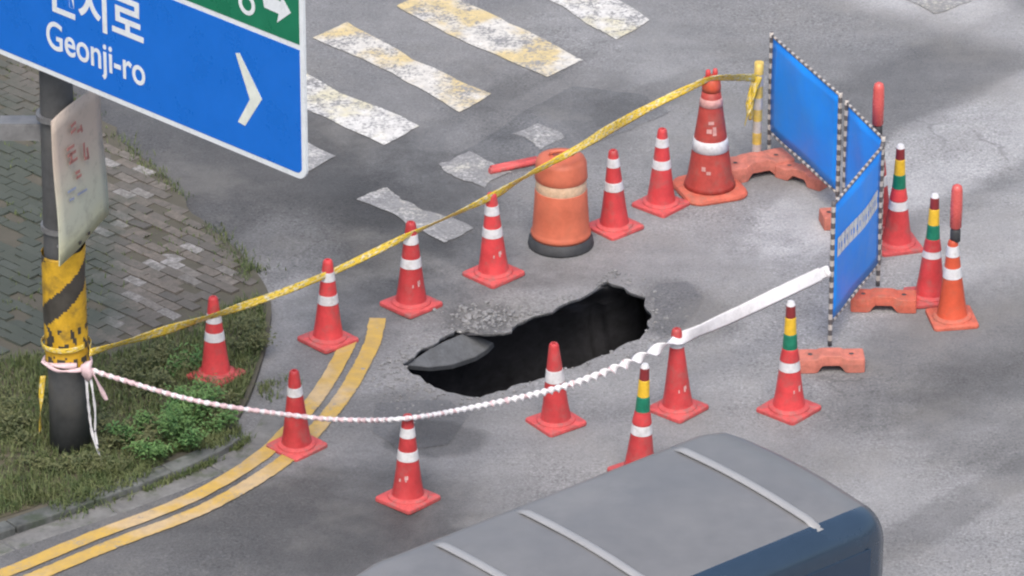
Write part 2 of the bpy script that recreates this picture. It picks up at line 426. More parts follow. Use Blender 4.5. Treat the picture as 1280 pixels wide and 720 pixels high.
for i in range(len(hole)): bm.faces.new((rv[-1][i], rv[-1][(i+1) % len(hole)], cb)).material_index = 1
struct(finish('sinkhole_pit', bm, ['asphalt_piece', 'pit_soil'], smooth=True))
# slab of broken road surface hanging into the hole
slab_px = [(507,456),(522,446),(537,436),(556,426),(578,417),(600,421),(617,428),(608,437),(594,446),(564,456),(535,459)]
far = [(508,454),(522,443),(537,434),(556,424),(577,416)]
bm = bmesh.new()
sp0, sp1, sp2 = G(507, 455, -.035), G(578, 416, -.035), G(606, 452, -.24)
sn = (sp1-sp0).cross(sp2-sp0).normalized()
top = [atPlane(x, y, sp0, sn) for x, y in slab_px]
a = [bm.verts.new(p) for p in top]; b = [bm.verts.new(p+Vector((0.01, 0.03, -.06))) for p in top]
for i in range(len(a)): bm.faces.new((a[i], a[(i+1) % len(a)], b[(i+1) % len(a)], b[i]))
bm.faces.new(a); bm.faces.new(b)
tag(finish('broken_slab', bm, 'asphalt_slab', bevel=.008), 'tilted grey slab of broken road surface hanging into the dark sinkhole', 'slab')

# painted markings: children of the road
def strip_sheet(name, path, width, z, mat, jag=.012):
    pts = catmull(path, 10); bm = bmesh.new(); prev = None; rg = random.Random(len(path)*7+int(z*1e4))
    for i, p in enumerate(pts):
        d = (pts[min(i+1, len(pts)-1)]-pts[max(i-1, 0)]); d.z = 0; d.normalize(); s = Vector((-d.y, d.x, 0))
        l = p+s*(width/2+rg.uniform(-jag, jag)); r = p-s*(width/2+rg.uniform(-jag, jag))
        cur = (bm.verts.new((l.x, l.y, z)), bm.verts.new((r.x, r.y, z)))
        if prev: bm.faces.new((prev[0], prev[1], cur[1], cur[0]))
        prev = cur
    return finish(name, bm, mat, road)
l1 = [(-160,780),(-60,745),(17,713),(118,671),(236,625),(324,573),(366,533),(400,492),(424,452),(436,428)]
l2 = [(-130,790),(-30,752),(44,719),(175,666),(285,624),(363,574),(402,535),(430,497),(454,462),(466,435),(472,399)]
L1 = [G(*p) for p in l1]; C1 = catmull(L1, 3); L2 = []
for i, p in enumerate(C1):
    d = C1[min(i+1, len(C1)-1)]-C1[max(i-1, 0)]; d.normalize(); L2.append(p+Vector((d.y, -d.x, 0))*.205)
L2 = L2[:-3]+[G(466, 428), G(472, 399)]
strip_sheet('yellow_line', L1, .140, .012, 'paint_line', .005)
strip_sheet('yellow_line', L2, .140, .012, 'paint_line', .005)
def repair(px, seed):
    P = rough_loop([G(*p) for p in px], 4, .10, True, random.Random(seed)); bm = bmesh.new()
    f = bm.faces.new([bm.verts.new((p.x, p.y, .004)) for p in P])
    if f.normal.z < 0: f.normal_flip()
    bmesh.ops.triangulate(bm, faces=[f]); return finish('repair_patch', bm, 'asphalt_repair', road)
repair([(566,196),(640,150),(716,108),(800,118),(838,140),(762,172),(690,208),(620,222)], 3)
repair([(820,356),(858,352),(880,372),(862,400),(826,424),(818,412),(820,392),(812,368)], 5)
repair([(470,505),(560,500),(586,520),(560,556),(500,566),(466,540)], 6)
def bar(px, mat, jag=.45):
    P = rough_loop([G(*p) for p in px], 4, jag*.16, True, random.Random(int(px[0][0]*13+px[0][1]))); bm = bmesh.new()
    vs = [bm.verts.new((p.x, p.y, .008)) for p in P]; f = bm.faces.new(vs)
    if f.normal.z < 0: f.normal_flip()
    bmesh.ops.triangulate(bm, faces=[f])
    return finish('crosswalk_bar', bm, mat, road)
bar([(300,92),(340,72),(524,158),(480,182)], 'paint_white')
bar([(391,48),(434,28),(614,118),(574,141)], 'paint_yellowed')
bar([(496,8),(540,-14),(729,76),(684,97)], 'paint_yellowed')
bar([(625,-30),(668,-50),(812,26),(770,50)], 'paint_white', .5)
bar([(760,-75),(800,-95),(920,-30),(880,-10)], 'paint_white')
bar([(190,128),(232,106),(420,196),(376,222)], 'paint_faint', .5)
bar([(446,250),(484,235),(592,286),(556,304)], 'paint_faint', 1.2)
bar([(548,206),(586,190),(640,216),(606,236)], 'paint_faint', 1.3)
bar([(640,168),(672,155),(706,172),(676,188)], 'paint_faint', 1.3)
bar([(1100,-8),(1150,-30),(1215,2),(1168,18)], 'paint_faint', 1.2)

# ------------------------------------------------------------------ footway, kerb, gutter
KZ = .06
side_px = [(60,92),(130,150),(205,222),(270,285),(318,335),(338,372),(336,412),(326,452),(308,500),(280,540),(235,566),(150,600),(70,628),(0,652),(-120,700),(-420,820)]
edge = catmull([G(*p, KZ) for p in side_px], 8)
poly = [(p.x, p.y) for p in edge]
far_left = [(-30, edge[-1].y-2), (-30, 30), (edge[0].x-14, 30)]
bm = bmesh.new()
loop = [Vector((x+.10*mnoise.noise(Vector((x*3, y*3, 1)))*(1 if k_ < 8*4 else 0), y+.10*mnoise.noise(Vector((x*3, y*3, 7)))*(1 if k_ < 8*4 else 0), KZ-.016)) for k_, (x, y) in enumerate(poly)] + [Vector((x, y, KZ-.016)) for x, y in far_left]
up = [bm.verts.new(p) for p in loop]; dn = [bm.verts.new((p.x, p.y, -.02)) for p in loop]
bm.faces.new(up)
for i in range(len(up)): bm.faces.new((up[i], up[(i+1) % len(up)], dn[(i+1) % len(up)], dn[i]))
bmesh.ops.triangulate(bm, faces=[f for f in bm.faces if len(f.verts) > 4])
sidewalk = struct(finish('sidewalk', bm, 'joint_soil'))
allpoly = [(p.x, p.y) for p in loop]
# kerb stones along the rounded corner (children of one kerb)
kerb = bpy.data.objects.new('kerb', None); C.objects.link(kerb); struct(kerb)
gut = bpy.data.objects.new('gutter', None); C.objects.link(gut); struct(gut)
def along(path, step):
    L = [0.0]
    for i in range(1, len(path)): L.append(L[-1]+(path[i]-path[i-1]).length)
    out = []; s = 0.0
    while s < L[-1]:
        i = max(j for j in range(len(L)) if L[j] <= s+1e-9); i = min(i, len(path)-2)
        t = (s-L[i])/max(1e-9, L[i+1]-L[i]); out.append(path[i].lerp(path[i+1], t)); s += step
    return out
def segs(path, wl, wr, z0, z1, step, gap, name, mat, parent, rg, jz):
    P = along(path, .125); n = int(step/.125)
    for s in range(0, len(P)-n, n):
        bm = bmesh.new(); rows = []; dz = rg.uniform(-jz, jz)
        for i in range(s, s+n+1):
            d = (P[min(i+1, len(P)-1)]-P[max(0, i-1)]); d.z = 0; d.normalize(); sd_ = Vector((-d.y, d.x, 0))
            p = P[i].copy()
            if i == s: p += d*gap
            if i == s+n: p -= d*gap
            rows.append([bm.verts.new((*(p+sd_*o)[:2], z)) for o, z in ((wl, z0), (wl, z1+dz), (wr, z1+dz), (wr, z0))])
        for a, b in zip(rows, rows[1:]):
            for j in range(4): bm.faces.new((a[j], a[(j+1) % 4], b[(j+1) % 4], b[j]))
        bm.faces.new(rows[0]); bm.faces.new(rows[-1])
        finish(name, bm, mat, parent, bevel=.012)
krg = random.Random(3)
edge0 = [Vector((p.x, p.y, 0)) for p in edge]
i0 = 8*9
segs(edge0[i0:], .006, .16, -.015, KZ+.004, .75, .006, 'kerb_stone', 'kerb_concrete', kerb, krg, .006)
segs(edge0[8*8:], .168, .37, -.02, .005, 1.0, .006, 'gutter_slab', 'concrete', gut, krg, .001)
# pavers: running bond
bed_px = [(-300,470),(0,446),(60,436),(140,440),(215,408),(262,384),(300,372),(345,352),(360,480),(300,560),(150,615),(-300,800)]
bed = [tuple(G(*p, KZ)[:2]) for p in bed_px]
PL, PW = .225, .112
bmp = bmesh.new(); prism(bmp, rrect(-PL/2+.004, PL/2-.004, -PW/2+.004, PW/2-.004, .006, 1), -.03, 0)
bmesh.ops.recalc_face_normals(bmp, faces=bmp.faces)
pme = bpy.data.meshes.new('paver'); bmp.to_mesh(pme); bmp.free(); pme.materials.append(M['paver'])
prg = random.Random(8); cand = []
for r in range(-80, 80):
    for c in range(-60, 60):
        a = (c+.5*(r % 2))*PL; b = r*PW; q = G(150, 300, KZ) + CW*a + CV*b
        cs = [q+CW*(sx*PL*.5)+CV*(sy*PW*.5) for sx in (-1, 1) for sy in (-1, 1)]
        if not all(inpoly(k.x, k.y, allpoly) for k in cs): continue
        if any(inpoly(k.x, k.y, bed) for k in cs): continue
        v = q-CAM; zc = v.dot(Vector((0, cos(TH), -sin(TH)))); X = 640+FPX*v.x/zc; Yp = 360-FPX*v.dot(Vector((0, sin(TH), cos(TH))))/zc
        if not (-160 < X < 360 and -40 < Yp < 460): continue
        cand.append((-Yp if 0 < X else 900-Yp, X, Yp, q))
def sgn_line(X): return 62+.423*X
vis = [c for c in cand if c[1] > -10 and c[2] > sgn_line(c[1])-12]
vis.sort(key=lambda c: -c[2]); ids = set(id(c) for c in vis[:295])
rest = bmesh.new(); ang = atan2(CW.y, CW.x)
for c in cand:
    q = c[3]; tz = prg.choice((prg.uniform(-.006, .006), prg.uniform(-.006, .006), prg.uniform(-.026, .004)))+.010*mnoise.noise(q*1.4); rx = prg.gauss(0, .035); ry = prg.gauss(0, .03); rz = ang+prg.uniform(-.03, .03)
    if id(c) in ids:
        o = bpy.data.objects.new('paver', pme); C.objects.link(o); o.parent = sidewalk
        o.location = (q.x, q.y, KZ+tz); o.rotation_euler = (rx, ry, rz)
    else:
        m = Matrix.Translation((q.x, q.y, KZ+tz)) @ Matrix.Rotation(rz, 4, 'Z') @ Matrix.Rotation(rx, 4, 'X')
        n0 = len(rest.verts); prism(rest, rrect(-PL/2+.004, PL/2-.004, -PW/2+.004, PW/2-.004, .006, 1), -.03, 0)
        rest.verts.ensure_lookup_table(); bmesh.ops.transform(rest, matrix=m, verts=rest.verts[n0:])
if len(rest.verts):
    o = finish('paver_field', rest, 'paver', sidewalk); o['kind'] = 'stuff'
# planting bed soil
bm = bmesh.new(); bedp = [p for p in (G(*q, KZ) for q in [(-300,474),(0,450),(60,440),(140,444),(217,412),(264,388),(300,376),(330,372),(333,410),(322,452),(304,498),(276,536),(232,561),(148,595),(0,646),(-300,762)])]
bp = rough_loop(bedp, 3, .06, True, random.Random(2))
vs = [bm.verts.new((p.x, p.y, KZ-.008)) for p in bp]; f = bm.faces.new(vs); 
if f.normal.z < 0: f.normal_flip()
bmesh.ops.triangulate(bm, faces=[f]); struct(finish('planting_bed', bm, 'soil'))

# ------------------------------------------------------------------ grass and weeds
def blade(bm, p, h, lean, az, wd):
    d = Vector((cos(az), sin(az), 0)); s = Vector((-sin(az), cos(az), 0))*wd*.5
    m = p+d*lean*.4+Vector((0, 0, h*.6)); t = p+d*lean+Vector((0, 0, h*(1-.25*min(1, lean/h))))
    a, b, c, e, k = (bm.verts.new(x) for x in (p-s, p+s, m+s*.7, m-s*.7, t))
    bm.faces.new((a, b, c, e)); bm.faces.new((e, c, k))
rg = random.Random(21); bm = bmesh.new(); bpoly = [(p.x, p.y) for p in bedp]
xs = [p[0] for p in bpoly]; ys = [p[1] for p in bpoly]
xl = G(-60, 500).x
cnt = 0
while cnt < 14000:
    x = rg.uniform(xl, max(xs)); y = rg.uniform(min(ys), max(ys))
    if not inpoly(x, y, bpoly): continue
    dens = mnoise.noise(Vector((x*1.7, y*1.7, 3)))*.5+.5
    if rg.random() > dens**1.6+.1: continue
    blade(bm, Vector((x, y, KZ-.01)), rg.uniform(.04, .13)*(.6+dens*.7), rg.uniform(.01, .09), rg.uniform(0, 2*pi), rg.uniform(.006, .013)); cnt += 1
for k in range(5200):      # tufts creeping over the kerb
    i = rg.randrange(8*4, len(edge)-24); p = edge[i]; d = (edge[i+1]-edge[i-1]).normalized(); o_ = rg.gauss(.02, .10)
    q = p+Vector((-d.y, d.x, 0))*o_+d*rg.uniform(-.1, .1)
    if mnoise.noise(q*1.3) < .0: continue
    zz = KZ-.01 if o_ < 0 else (KZ if o_ < .155 and i > 8*9 else 0)
    blade(bm, Vector((q.x, q.y, zz)), rg.uniform(.03, .10), rg.uniform(.02, .10), rg.uniform(0, 2*pi), rg.uniform(.006, .014))
for k in range(1200):      # weeds in the gutter joint
    i = rg.randrange(8*9, len(edge)-24); p = edge[i]; d = (edge[i+1]-edge[i-1]).normalized(); q = p+Vector((-d.y, d.x, 0))*rg.gauss(.19, .02)+d*rg.uniform(-.1, .1)
    if mnoise.noise(q*1.9) < .05: continue
    blade(bm, Vector((q.x, q.y, 0)), rg.uniform(.02, .08), rg.uniform(.01, .07), rg.uniform(0, 2*pi), rg.uniform(.006, .012))
k = 0
while k < 2600:      # moss and sprouts between the pavers
    q = rg.choice(cand)[3]; q = q+CW*rg.choice((-PL/2, PL/2))+CV*rg.uniform(-PW/2, PW/2) if rg.random() < .4 else q+CV*rg.choice((-PW/2, PW/2))+CW*rg.uniform(-PL/2, PL/2)
    k += 1
    if mnoise.noise(q*.9) < .02: continue
    blade(bm, Vector((q.x, q.y, KZ-.012)), rg.uniform(.02, .06), rg.uniform(.01, .06), rg.uniform(0, 2*pi), rg.uniform(.008, .016))
for k in range(900):      # sprouts along the ragged far edge
    p = edge[rg.randrange(0, 8*4)]; q = p+Vector((rg.gauss(0, .07), rg.gauss(0, .07), 0))
    if mnoise.noise(q*1.1) < -.1: continue
    blade(bm, Vector((q.x, q.y, 0 if not inpoly(q.x, q.y, allpoly) else KZ-.012)), rg.uniform(.03, .08), rg.uniform(.01, .06), rg.uniform(0, 2*pi), rg.uniform(.006, .012))
g = finish('grass', bm, 'grass_dull'); g['kind'] = 'stuff'; g['label'] = 'short dull grass growing around the pole and along the kerb'; g['category'] = 'grass'
def weed(px, py, rx, ry, h, n, mat, label, seed, lsz=(.022, .05)):
    rg = random.Random(seed); base = G(px, py, KZ)
    t = thing('weed_plant', label, 'plant', (base.x, base.y, KZ-.01), 0, 'leafy weeds along the kerb')
    bl = bmesh.new(); bs = bmesh.new(); ns = 16; tips = []
    for i in range(ns):
        a = rg.uniform(0, 2*pi); r = sqrt(rg.random()); hh = h*rg.uniform(.45, 1.0)*(1.1-.45*r)
        tip = Vector((cos(a)*rx*r, sin(a)*ry*r, hh)); st = Vector((cos(a)*rx*r*.45, sin(a)*ry*r*.45, 0)); tips.append((st, tip))
        sweep(bs, [st, st.lerp(tip, .5)+Vector((0, 0, h*.06)), tip], lambda q: .009*(1-.6*q), lambda q: .009*(1-.6*q), seg=5)
    for i in range(n):
        st, tip = rg.choice(tips); u = rg.random()**.6
        p = st.lerp(tip, u)+Vector((rg.gauss(0, .045), rg.gauss(0, .045), rg.gauss(0, .02)))
        p.z = max(.012, p.z)
        az = rg.uniform(0, 2*pi); el = rg.uniform(-.5, .7); L = rg.uniform(*lsz); W = L*rg.uniform(.4, .62)
        d = Vector((cos(az)*cos(el), sin(az)*cos(el), sin(el))); s = d.cross(Vector((0, 0, 1))).normalized(); nn = s.cross(d)
        a_, b_, c_, e_ = (bl.verts.new(x) for x in (p, p+d*L*.5+s*W*.5+nn*L*.12, p+d*L, p+d*L*.5-s*W*.5+nn*L*.12))
        m_ = bl.verts.new(p+d*L*.5)
        bl.faces.new((a_, m_, b_)); bl.faces.new((m_, c_, b_)); bl.faces.new((a_, e_, m_)); bl.faces.new((m_, e_, c_))
    finish('stem', bs, 'stem', t)['kind'] = 'stuff'; f = finish('foliage', bl, mat, t); f['kind'] = 'stuff'
weed(218, 545, .52, .58, .38, 4600, 'leaf_green', 'bushy bright green weed spilling over the kerb', 1)
weed(158, 552, .30, .34, .24, 1500, 'leaf_dull', 'low olive weed beside the hanging cord ends', 2)
weed(190, 470, .34, .46, .20, 1300, 'leaf_dull', 'straggly weed under the yellow tape near the pole', 3)
weed(312, 425, .16, .46, .22, 900, 'leaf_dull', 'dark weed patch against the kerb behind the cone on the grass', 4)
weed(232, 460, .2, .2, .18, 500, 'leaf_green', 'small weed at the foot of the cone on the grass', 5)
weed(262, 512, .24, .34, .22, 1100, 'leaf_dull', 'low weed between the bushy green weed and the cone on the grass', 7)
weed(95, 585, .55, .22, .13, 1100, 'leaf_dull', 'creeping weed along the kerb at the foot of the pole', 8)
weed(20, 520, .34, .6, .20, 1100, 'leaf_dull', 'dull spreading weed on the far side of the striped pole from the cones', 6)

# ================================================================== POLE, SIGN, PLACARD
PB = G(88, 556, KZ); PR = .155
pole = thing('sign_pole', 'thick dark grey post with a yellow and black wrap, carrying the blue road sign', 'pole', (PB.x, PB.y, KZ))
bm = bmesh.new(); lathe(bm, [(PR+.012, 0), (PR+.004, .6), (PR-.004, 1.8), (PR-.025, 3.4), (PR-.035, 7.2)], 32); finish('shaft', bm, 'pole_paint', pole, True)
# reflective wrap: helical yellow/black sheet, slightly crumpled
wz0, wz1 = .78, 1.78
bm = bmesh.new(); seg, nz = 64, 48; vv = []; wr = random.Random(5)
for i in range(nz+1):
    z = wz0+(wz1-wz0)*i/nz; row = []
    for j in range(seg):
        a = 2*pi*j/seg; cr = mnoise.noise(Vector((cos(a)*1.6, sin(a)*1.6, z*5)))*.010
        ez = 0
        if i == 0: ez = mnoise.noise(Vector((cos(a)*2, sin(a)*2, 9)))*.04
        if i == nz: ez = mnoise.noise(Vector((cos(a)*2, sin(a)*2, 4)))*.03+.06*cos(a-.5)
        r = PR+.022+cr; row.append(bm.verts.new((r*cos(a), r*sin(a), z+ez)))
    vv.append(row)
for i in range(nz):
    for j in range(seg):
        f = bm.faces.new((vv[i][j], vv[i][(j+1) % seg], vv[i+1][(j+1) % seg], vv[i+1][j])); f.smooth = True
        z = wz0+(wz1-wz0)*(i+.5)/nz; a = 2*pi*(j+.5)/seg
        ph = (z*1.0-((a+pi) % (2*pi))*PR*1.05+.17) / .60
        bl = (ph % 1.0) < .36
        if z < wz0+.36: bl = mnoise.noise(Vector((cos(a)*4, sin(a)*4+z*6, z*12))) > .16
        if z < wz0+.08: bl = mnoise.noise(Vector((cos(a)*4, sin(a)*4, z*6))) > -.15
        f.material_index = 1 if bl else 0
finish('wrap', bm, ['wrap_yellow', 'wrap_black'], pole)
# little plate sticking out of the post
bm = bmesh.new(); box(bm, (-.30, .10, 2.86), (.34, .16, .018)); box(bm, (-.30, .02, 2.79), (.34, .012, .13)); finish('side_plate', bm, 'galvanised', pole)

PHI = radians(43.3)
US = Vector((cos(PHI), -sin(PHI), 0)); NS = Vector((-sin(PHI), -cos(PHI), 0))
P0 = atY(70, 92, PB.y-.42)
def sc(px, py):
    q = atPlane(px, py, P0, NS)-P0; return (q.dot(US), q.z)
R0 = sc(383, 227); RT = sc(376, 60)
a1 = R0[0]; b0 = R0[1]-.0; a0 = a1-4.3; bdiv = RT[1]; b1 = bdiv+.78
sroot = thing('road_sign', 'large blue direction sign with green top, white lettering reading Geonji-ro', 'sign', P0)
SM = Matrix((( US.x, 0, NS.x, 0), (US.y, 0, NS.y, 0), (0, 1, 0, 0), (0, 0, 0, 1)))   # local (a, b, out)
def sheet(name, pts, z0, z1, mat, parent=sroot, bev=None):
    bm = bmesh.new(); prism(bm, pts, z0, z1); bmesh.ops.transform(bm, matrix=SM, verts=bm.verts); return finish(name, bm, mat, parent, bevel=bev)
sheet('board', rrect(a0, a1, b0, b1, .09), -.022, 0, 'sign_white')
e = .045
bl = rrect(a0+e, a1-e, b0+e, bdiv-.02, .055)
n6 = 6
bl = [(x, y) for x, y in bl]
# square top corners where the blue field meets the divider
bl = [(a1-e, bdiv-.022), (a0+e, bdiv-.022)] + bl[2*n6:]
sheet('blue_field', bl, .0005, .003, 'sign_blue')
gr = rrect(a0+e, a1-e, bdiv+.022, b1-e, .055)
gr = gr[:2*n6] + [(a0+e, bdiv+.022), (a1-e, bdiv+.022)]
sheet('green_field', gr, .0005, .003, 'sign_green')
ch = [(295,66),(300,66),(328,124),(307,157),(298,152),(313,124)]
sheet('chevron', [sc(*p) for p in ch], .0035, .006, 'sign_cream')
ar = [(326,-22),(340,-16),(341,-3),(352,2),(351,-8),(364,16),(347,28),(349,17),(331,9)]
sheet('arrow', [sc(*p) for p in ar], .0035, .006, 'sign_white')
def ring2(cx, cy, r, wd):
    c = sc(cx, cy); bm = bmesh.new(); n = 28
    vs = [[bm.verts.new((c[0]+rr*cos(2*pi*i/n), c[1]+rr*sin(2*pi*i/n), z)) for i in range(n)] for rr, z in ((r, .0035), (r, .006), (r-wd, .006), (r-wd, .0035))]
    for k in range(4):
        for i in range(n): bm.faces.new((vs[k][i], vs[k][(i+1) % n], vs[(k+1) % 4][(i+1) % n], vs[(k+1) % 4][i]))
    bmesh.ops.transform(bm, matrix=SM, verts=bm.verts); return finish('lettering', bm, 'sign_white', sroot)
ring2(309, 5, .088, .035)
def text(body, size, a, b, sx=1.0, bold=0.0, name='lettering', M4=SM, parent=sroot, mat='sign_white', z=.0035, align='LEFT'):
    cu = bpy.data.curves.new(name, 'FONT'); cu.body = body; cu.size = size; cu.extrude = .001; cu.offset = bold; cu.align_x = align
    o = bpy.data.objects.new(name, cu); C.objects.link(o)
    dg = bpy.context.evaluated_depsgraph_get(); dg.update()
    me = bpy.data.meshes.new_from_object(o.evaluated_get(dg)); bpy.data.objects.remove(o); bpy.data.curves.remove(cu)
    me.transform(M4 @ Matrix.Translation((a, b, z+.001)) @ Matrix.Diagonal((sx, 1, 1, 1)))
    me.name = name; me.materials.clear(); me.materials.append(M[mat])
    t = bpy.data.objects.new(name, me); C.objects.link(t); t.parent = parent
    xs = [v.co.x for v in me.vertices]
    print('TEXT', body.encode('unicode_escape'), len(me.vertices), (max(xs)-min(xs)) if xs else None)
    return t
tb = sc(58, 57)
text('Geonji-ro', .335, tb[0], tb[1], .85, .004)
hb = sc(57, 5)
text('\uac74\uc9c0\ub85c', .42, hb[0], hb[1], .97, .009)
# beams and clamps behind the board
for zz in (b0+.45, b0+1.5):
    bm = bmesh.new(); box(bm, ((a0+a1)/2, zz, -.060), (4.0, .07, .07)); bmesh.ops.transform(bm, matrix=SM, verts=bm.verts); finish('back_rail', bm, 'galvanised', sroot)
for zz in (b0+.45, b0+1.5):
    z = P0.z+zz-KZ; bm = bmesh.new(); lathe(bm, [(PR+.01, z-.06), (PR+.03, z-.06), (PR+.03, z+.06), (PR+.01, z+.06)], 24); 
    A = Vector((PR*-sin(PHI), PR*-cos(PHI), z)); rel = Vector((P0.x-PB.x, P0.y-PB.y, 0)); dist = rel.dot(NS)
    tube(bm, Vector((0, 0, z))+NS*PR*.9, Vector((0, 0, z))+NS*(dist-.10), .035); finish('clamp', bm, 'galvanised', pole)

# placard strapped out from the post
UP = Vector((.41, .92, 0)).normalized(); NP = Vector((UP.y, -UP.x, 0))
Q0 = atY(70, 240, PB.y-.44)
def pc(px, py):
    q = atPlane(px, py, Q0, NP)-Q0; return (q.dot(UP), q.z)
PM = Matrix(((UP.x, 0, NP.x, 0), (UP.y, 0, NP.y, 0), (0, 1, 0, 0), (0, 0, 0, 1)))
pl = thing('placard', 'pale weathered placard with blurred red marks fixed beside the thick post', 'placard', Q0)
TL, TR, BR, BL = pc(64, 152), pc(122, 104), pc(138, 268), pc(75, 333)
bm = bmesh.new(); nx, ny = 8, 10; gridv = []
for k, zo in enumerate((0, -.012)):
    gv = []
    for i in range(nx+1):
        for j in range(ny+1):
            u, v = i/nx, j/ny
            x = (BL[0]*(1-u)+BR[0]*u)*(1-v)+(TL[0]*(1-u)+TR[0]*u)*v; y = (BL[1]*(1-u)+BR[1]*u)*(1-v)+(TL[1]*(1-u)+TR[1]*u)*v
            gv.append(bm.verts.new((x, y, zo+.012*sin(u*5+v*3)+.008*sin(v*7))))
    gridv.append(gv)
ix = lambda i, j: i*(ny+1)+j
for gv in gridv:
    for i in range(nx):
        for j in range(ny): bm.faces.new((gv[ix(i, j)], gv[ix(i+1, j)], gv[ix(i+1, j+1)], gv[ix(i, j+1)])).smooth = True
per = [(i, 0) for i in range(nx)]+[(nx, j) for j in range(ny)]+[(i, ny) for i in range(nx, 0, -1)]+[(0, j) for j in range(ny, 0, -1)]
for k in range(len(per)):
    p, q = per[k], per[(k+1) % len(per)]; bm.faces.new((gridv[0][ix(*p)], gridv[0][ix(*q)], gridv[1][ix(*q)], gridv[1][ix(*p)]))
bmesh.ops.transform(bm, matrix=PM, verts=bm.verts); finish('sheet', bm, 'placard_cloth', pl)
def mark(strokes, mat, name='printed_mark'):
    bm = bmesh.new()
    for (x0, y0, x1, y1, wd) in strokes:
        p, q = Vector((*pc(x0, y0), .022)), Vector((*pc(x1, y1), .022)); d = (q-p).normalized(); s = Vector((-d.y, d.x, 0))*wd*.5
        vs = [bm.verts.new(v) for v in (p-s, q-s, q+s, p+s)]; bm.faces.new(vs)
        vs2 = [bm.verts.new(v-Vector((0, 0, .003))) for v in (p-s, q-s, q+s, p+s)]; bm.faces.new(vs2)
        for i in range(4): bm.faces.new((vs[i], vs[(i+1) % 4], vs2[(i+1) % 4], vs2[i]))
    bmesh.ops.transform(bm, matrix=PM, verts=bm.verts); finish(name, bm, mat, pl)['kind'] = 'stuff'
mark([(86,158,92,152,.026),(86,166,92,160,.026),(98,156,100,164,.026),(94,164,99,160,.026)], 'ink_red')
mark([(81,187,90,181,.026),(82,195,92,188,.026),(84,204,94,197,.026),(86,190,87,203,.026),(102,178,103,196,.026),(106,184,108,198,.026),(103,198,108,196,.026)], 'ink_red')
mark([(92,216,97,213,.026),(93,222,99,218,.024)], 'ink_red')
mark([(82,240,92,234,.02),(94,243,106,236,.02),(84,250,90,247,.02)], 'ink_blue')
mark([(96,304,99,302,.026),(107,292,110,290,.026)], 'wrap_black')
for f in (.12, .88):
    z = TL[1]+(BL[1]-TL[1])*f+Q0.z-KZ; bm = bmesh.new()
    e1 = Vector((Q0.x-PB.x, Q0.y-PB.y, z))+UP*.05-NP*.03; s1 = Vector((PR*.95*NP.x, PR*.95*NP.y, z))
    tube(bm, s1, e1, .012); tube(bm, e1, e1+UP*.75, .012); lathe(bm, [(PR+.006, z-.02), (PR+.014, z-.02), (PR+.014, z+.02), (PR+.006, z+.02)], 24); finish('placard_bracket', bm, 'galvanised', pole)

# ================================================================== CONES
CH = .77
def cone_r(z, h=CH, rb=.128, rt=.040): return rb+(rt-rb)*(z-.045)/(h-.045)
PROTO = {}
def shared(key, fn, mats, smooth=True):
    if key not in PROTO:
        bm = bmesh.new(); fn(bm); bmesh.ops.recalc_face_normals(bm, faces=bm.faces); me = bpy.data.meshes.new(key[0] if isinstance(key, tuple) else key); bm.to_mesh(me); bm.free()
        for m in (mats if isinstance(mats, list) else [mats]): me.materials.append(M[m])
        if smooth:
            try: me.shade_smooth()
            except Exception: pass
            for p in me.polygons: p.use_smooth = True
            try: me.set_sharp_from_angle(angle=radians(35))
            except Exception: pass
        PROTO[key] = me
    return PROTO[key]
def part(name, me, parent):
    o = bpy.data.objects.new(name, me); C.objects.link(o); o.parent = parent; return o
def base_fn(bm):
    loft(bm, [(rsq(.195, .03), 0), (rsq(.198, .032), .012), (rsq(.194, .03), .030), (rsq(.186, .03), .036)])
    lathe(bm, [(.170, .034), (.165, .050), (.148, .062), (.125, .066)], 28)
def body_fn(h):
    def f(bm):
        pr = [(.136, .058), (.128, .075)]
        pr += [(cone_r(z, h), z) for z in (.2, .35, .5, .65, h-.03)]
        pr += [(.040, h-.015), (.032, h-.003), (.018, h), (.015, h-.03)]
        lathe(bm, pr, 28)
    return f
def band_fn(z0, z1, gr=.003):
    def f(bm): lathe(bm, [(cone_r(z0), z0), (cone_r(z0)+gr, z0+.002), (cone_r(z1)+gr, z1-.002), (cone_r(z1), z1)], 28, caps=False)
    return f
def print_fn(bm):
    # worn white stencil, curved onto the flank
    rg = random.Random(9)
    for (u0, u1, z0, z1) in ((-.16, .34, .208, .236), (.20, .42, .228, .262)):
        for dup in range(1):
            vs = []
            for (u, z) in ((u0, z0), (u1, z0+.006), (u1, z1+.006), (u0, z1)):
                r = cone_r(z)+.003; a = -pi/2+u*1.25; vs.append(bm.verts.new((r*cos(a), r*sin(a), z)))
            bm.faces.new(vs)
def sleeve_fn(z0, z1, r0, r1):
    def f(bm): lathe(bm, [(r0*.9, z0), (r0, z0+.004), (r1, z1-.004), (r1*.9, z1)], 22)
    return f
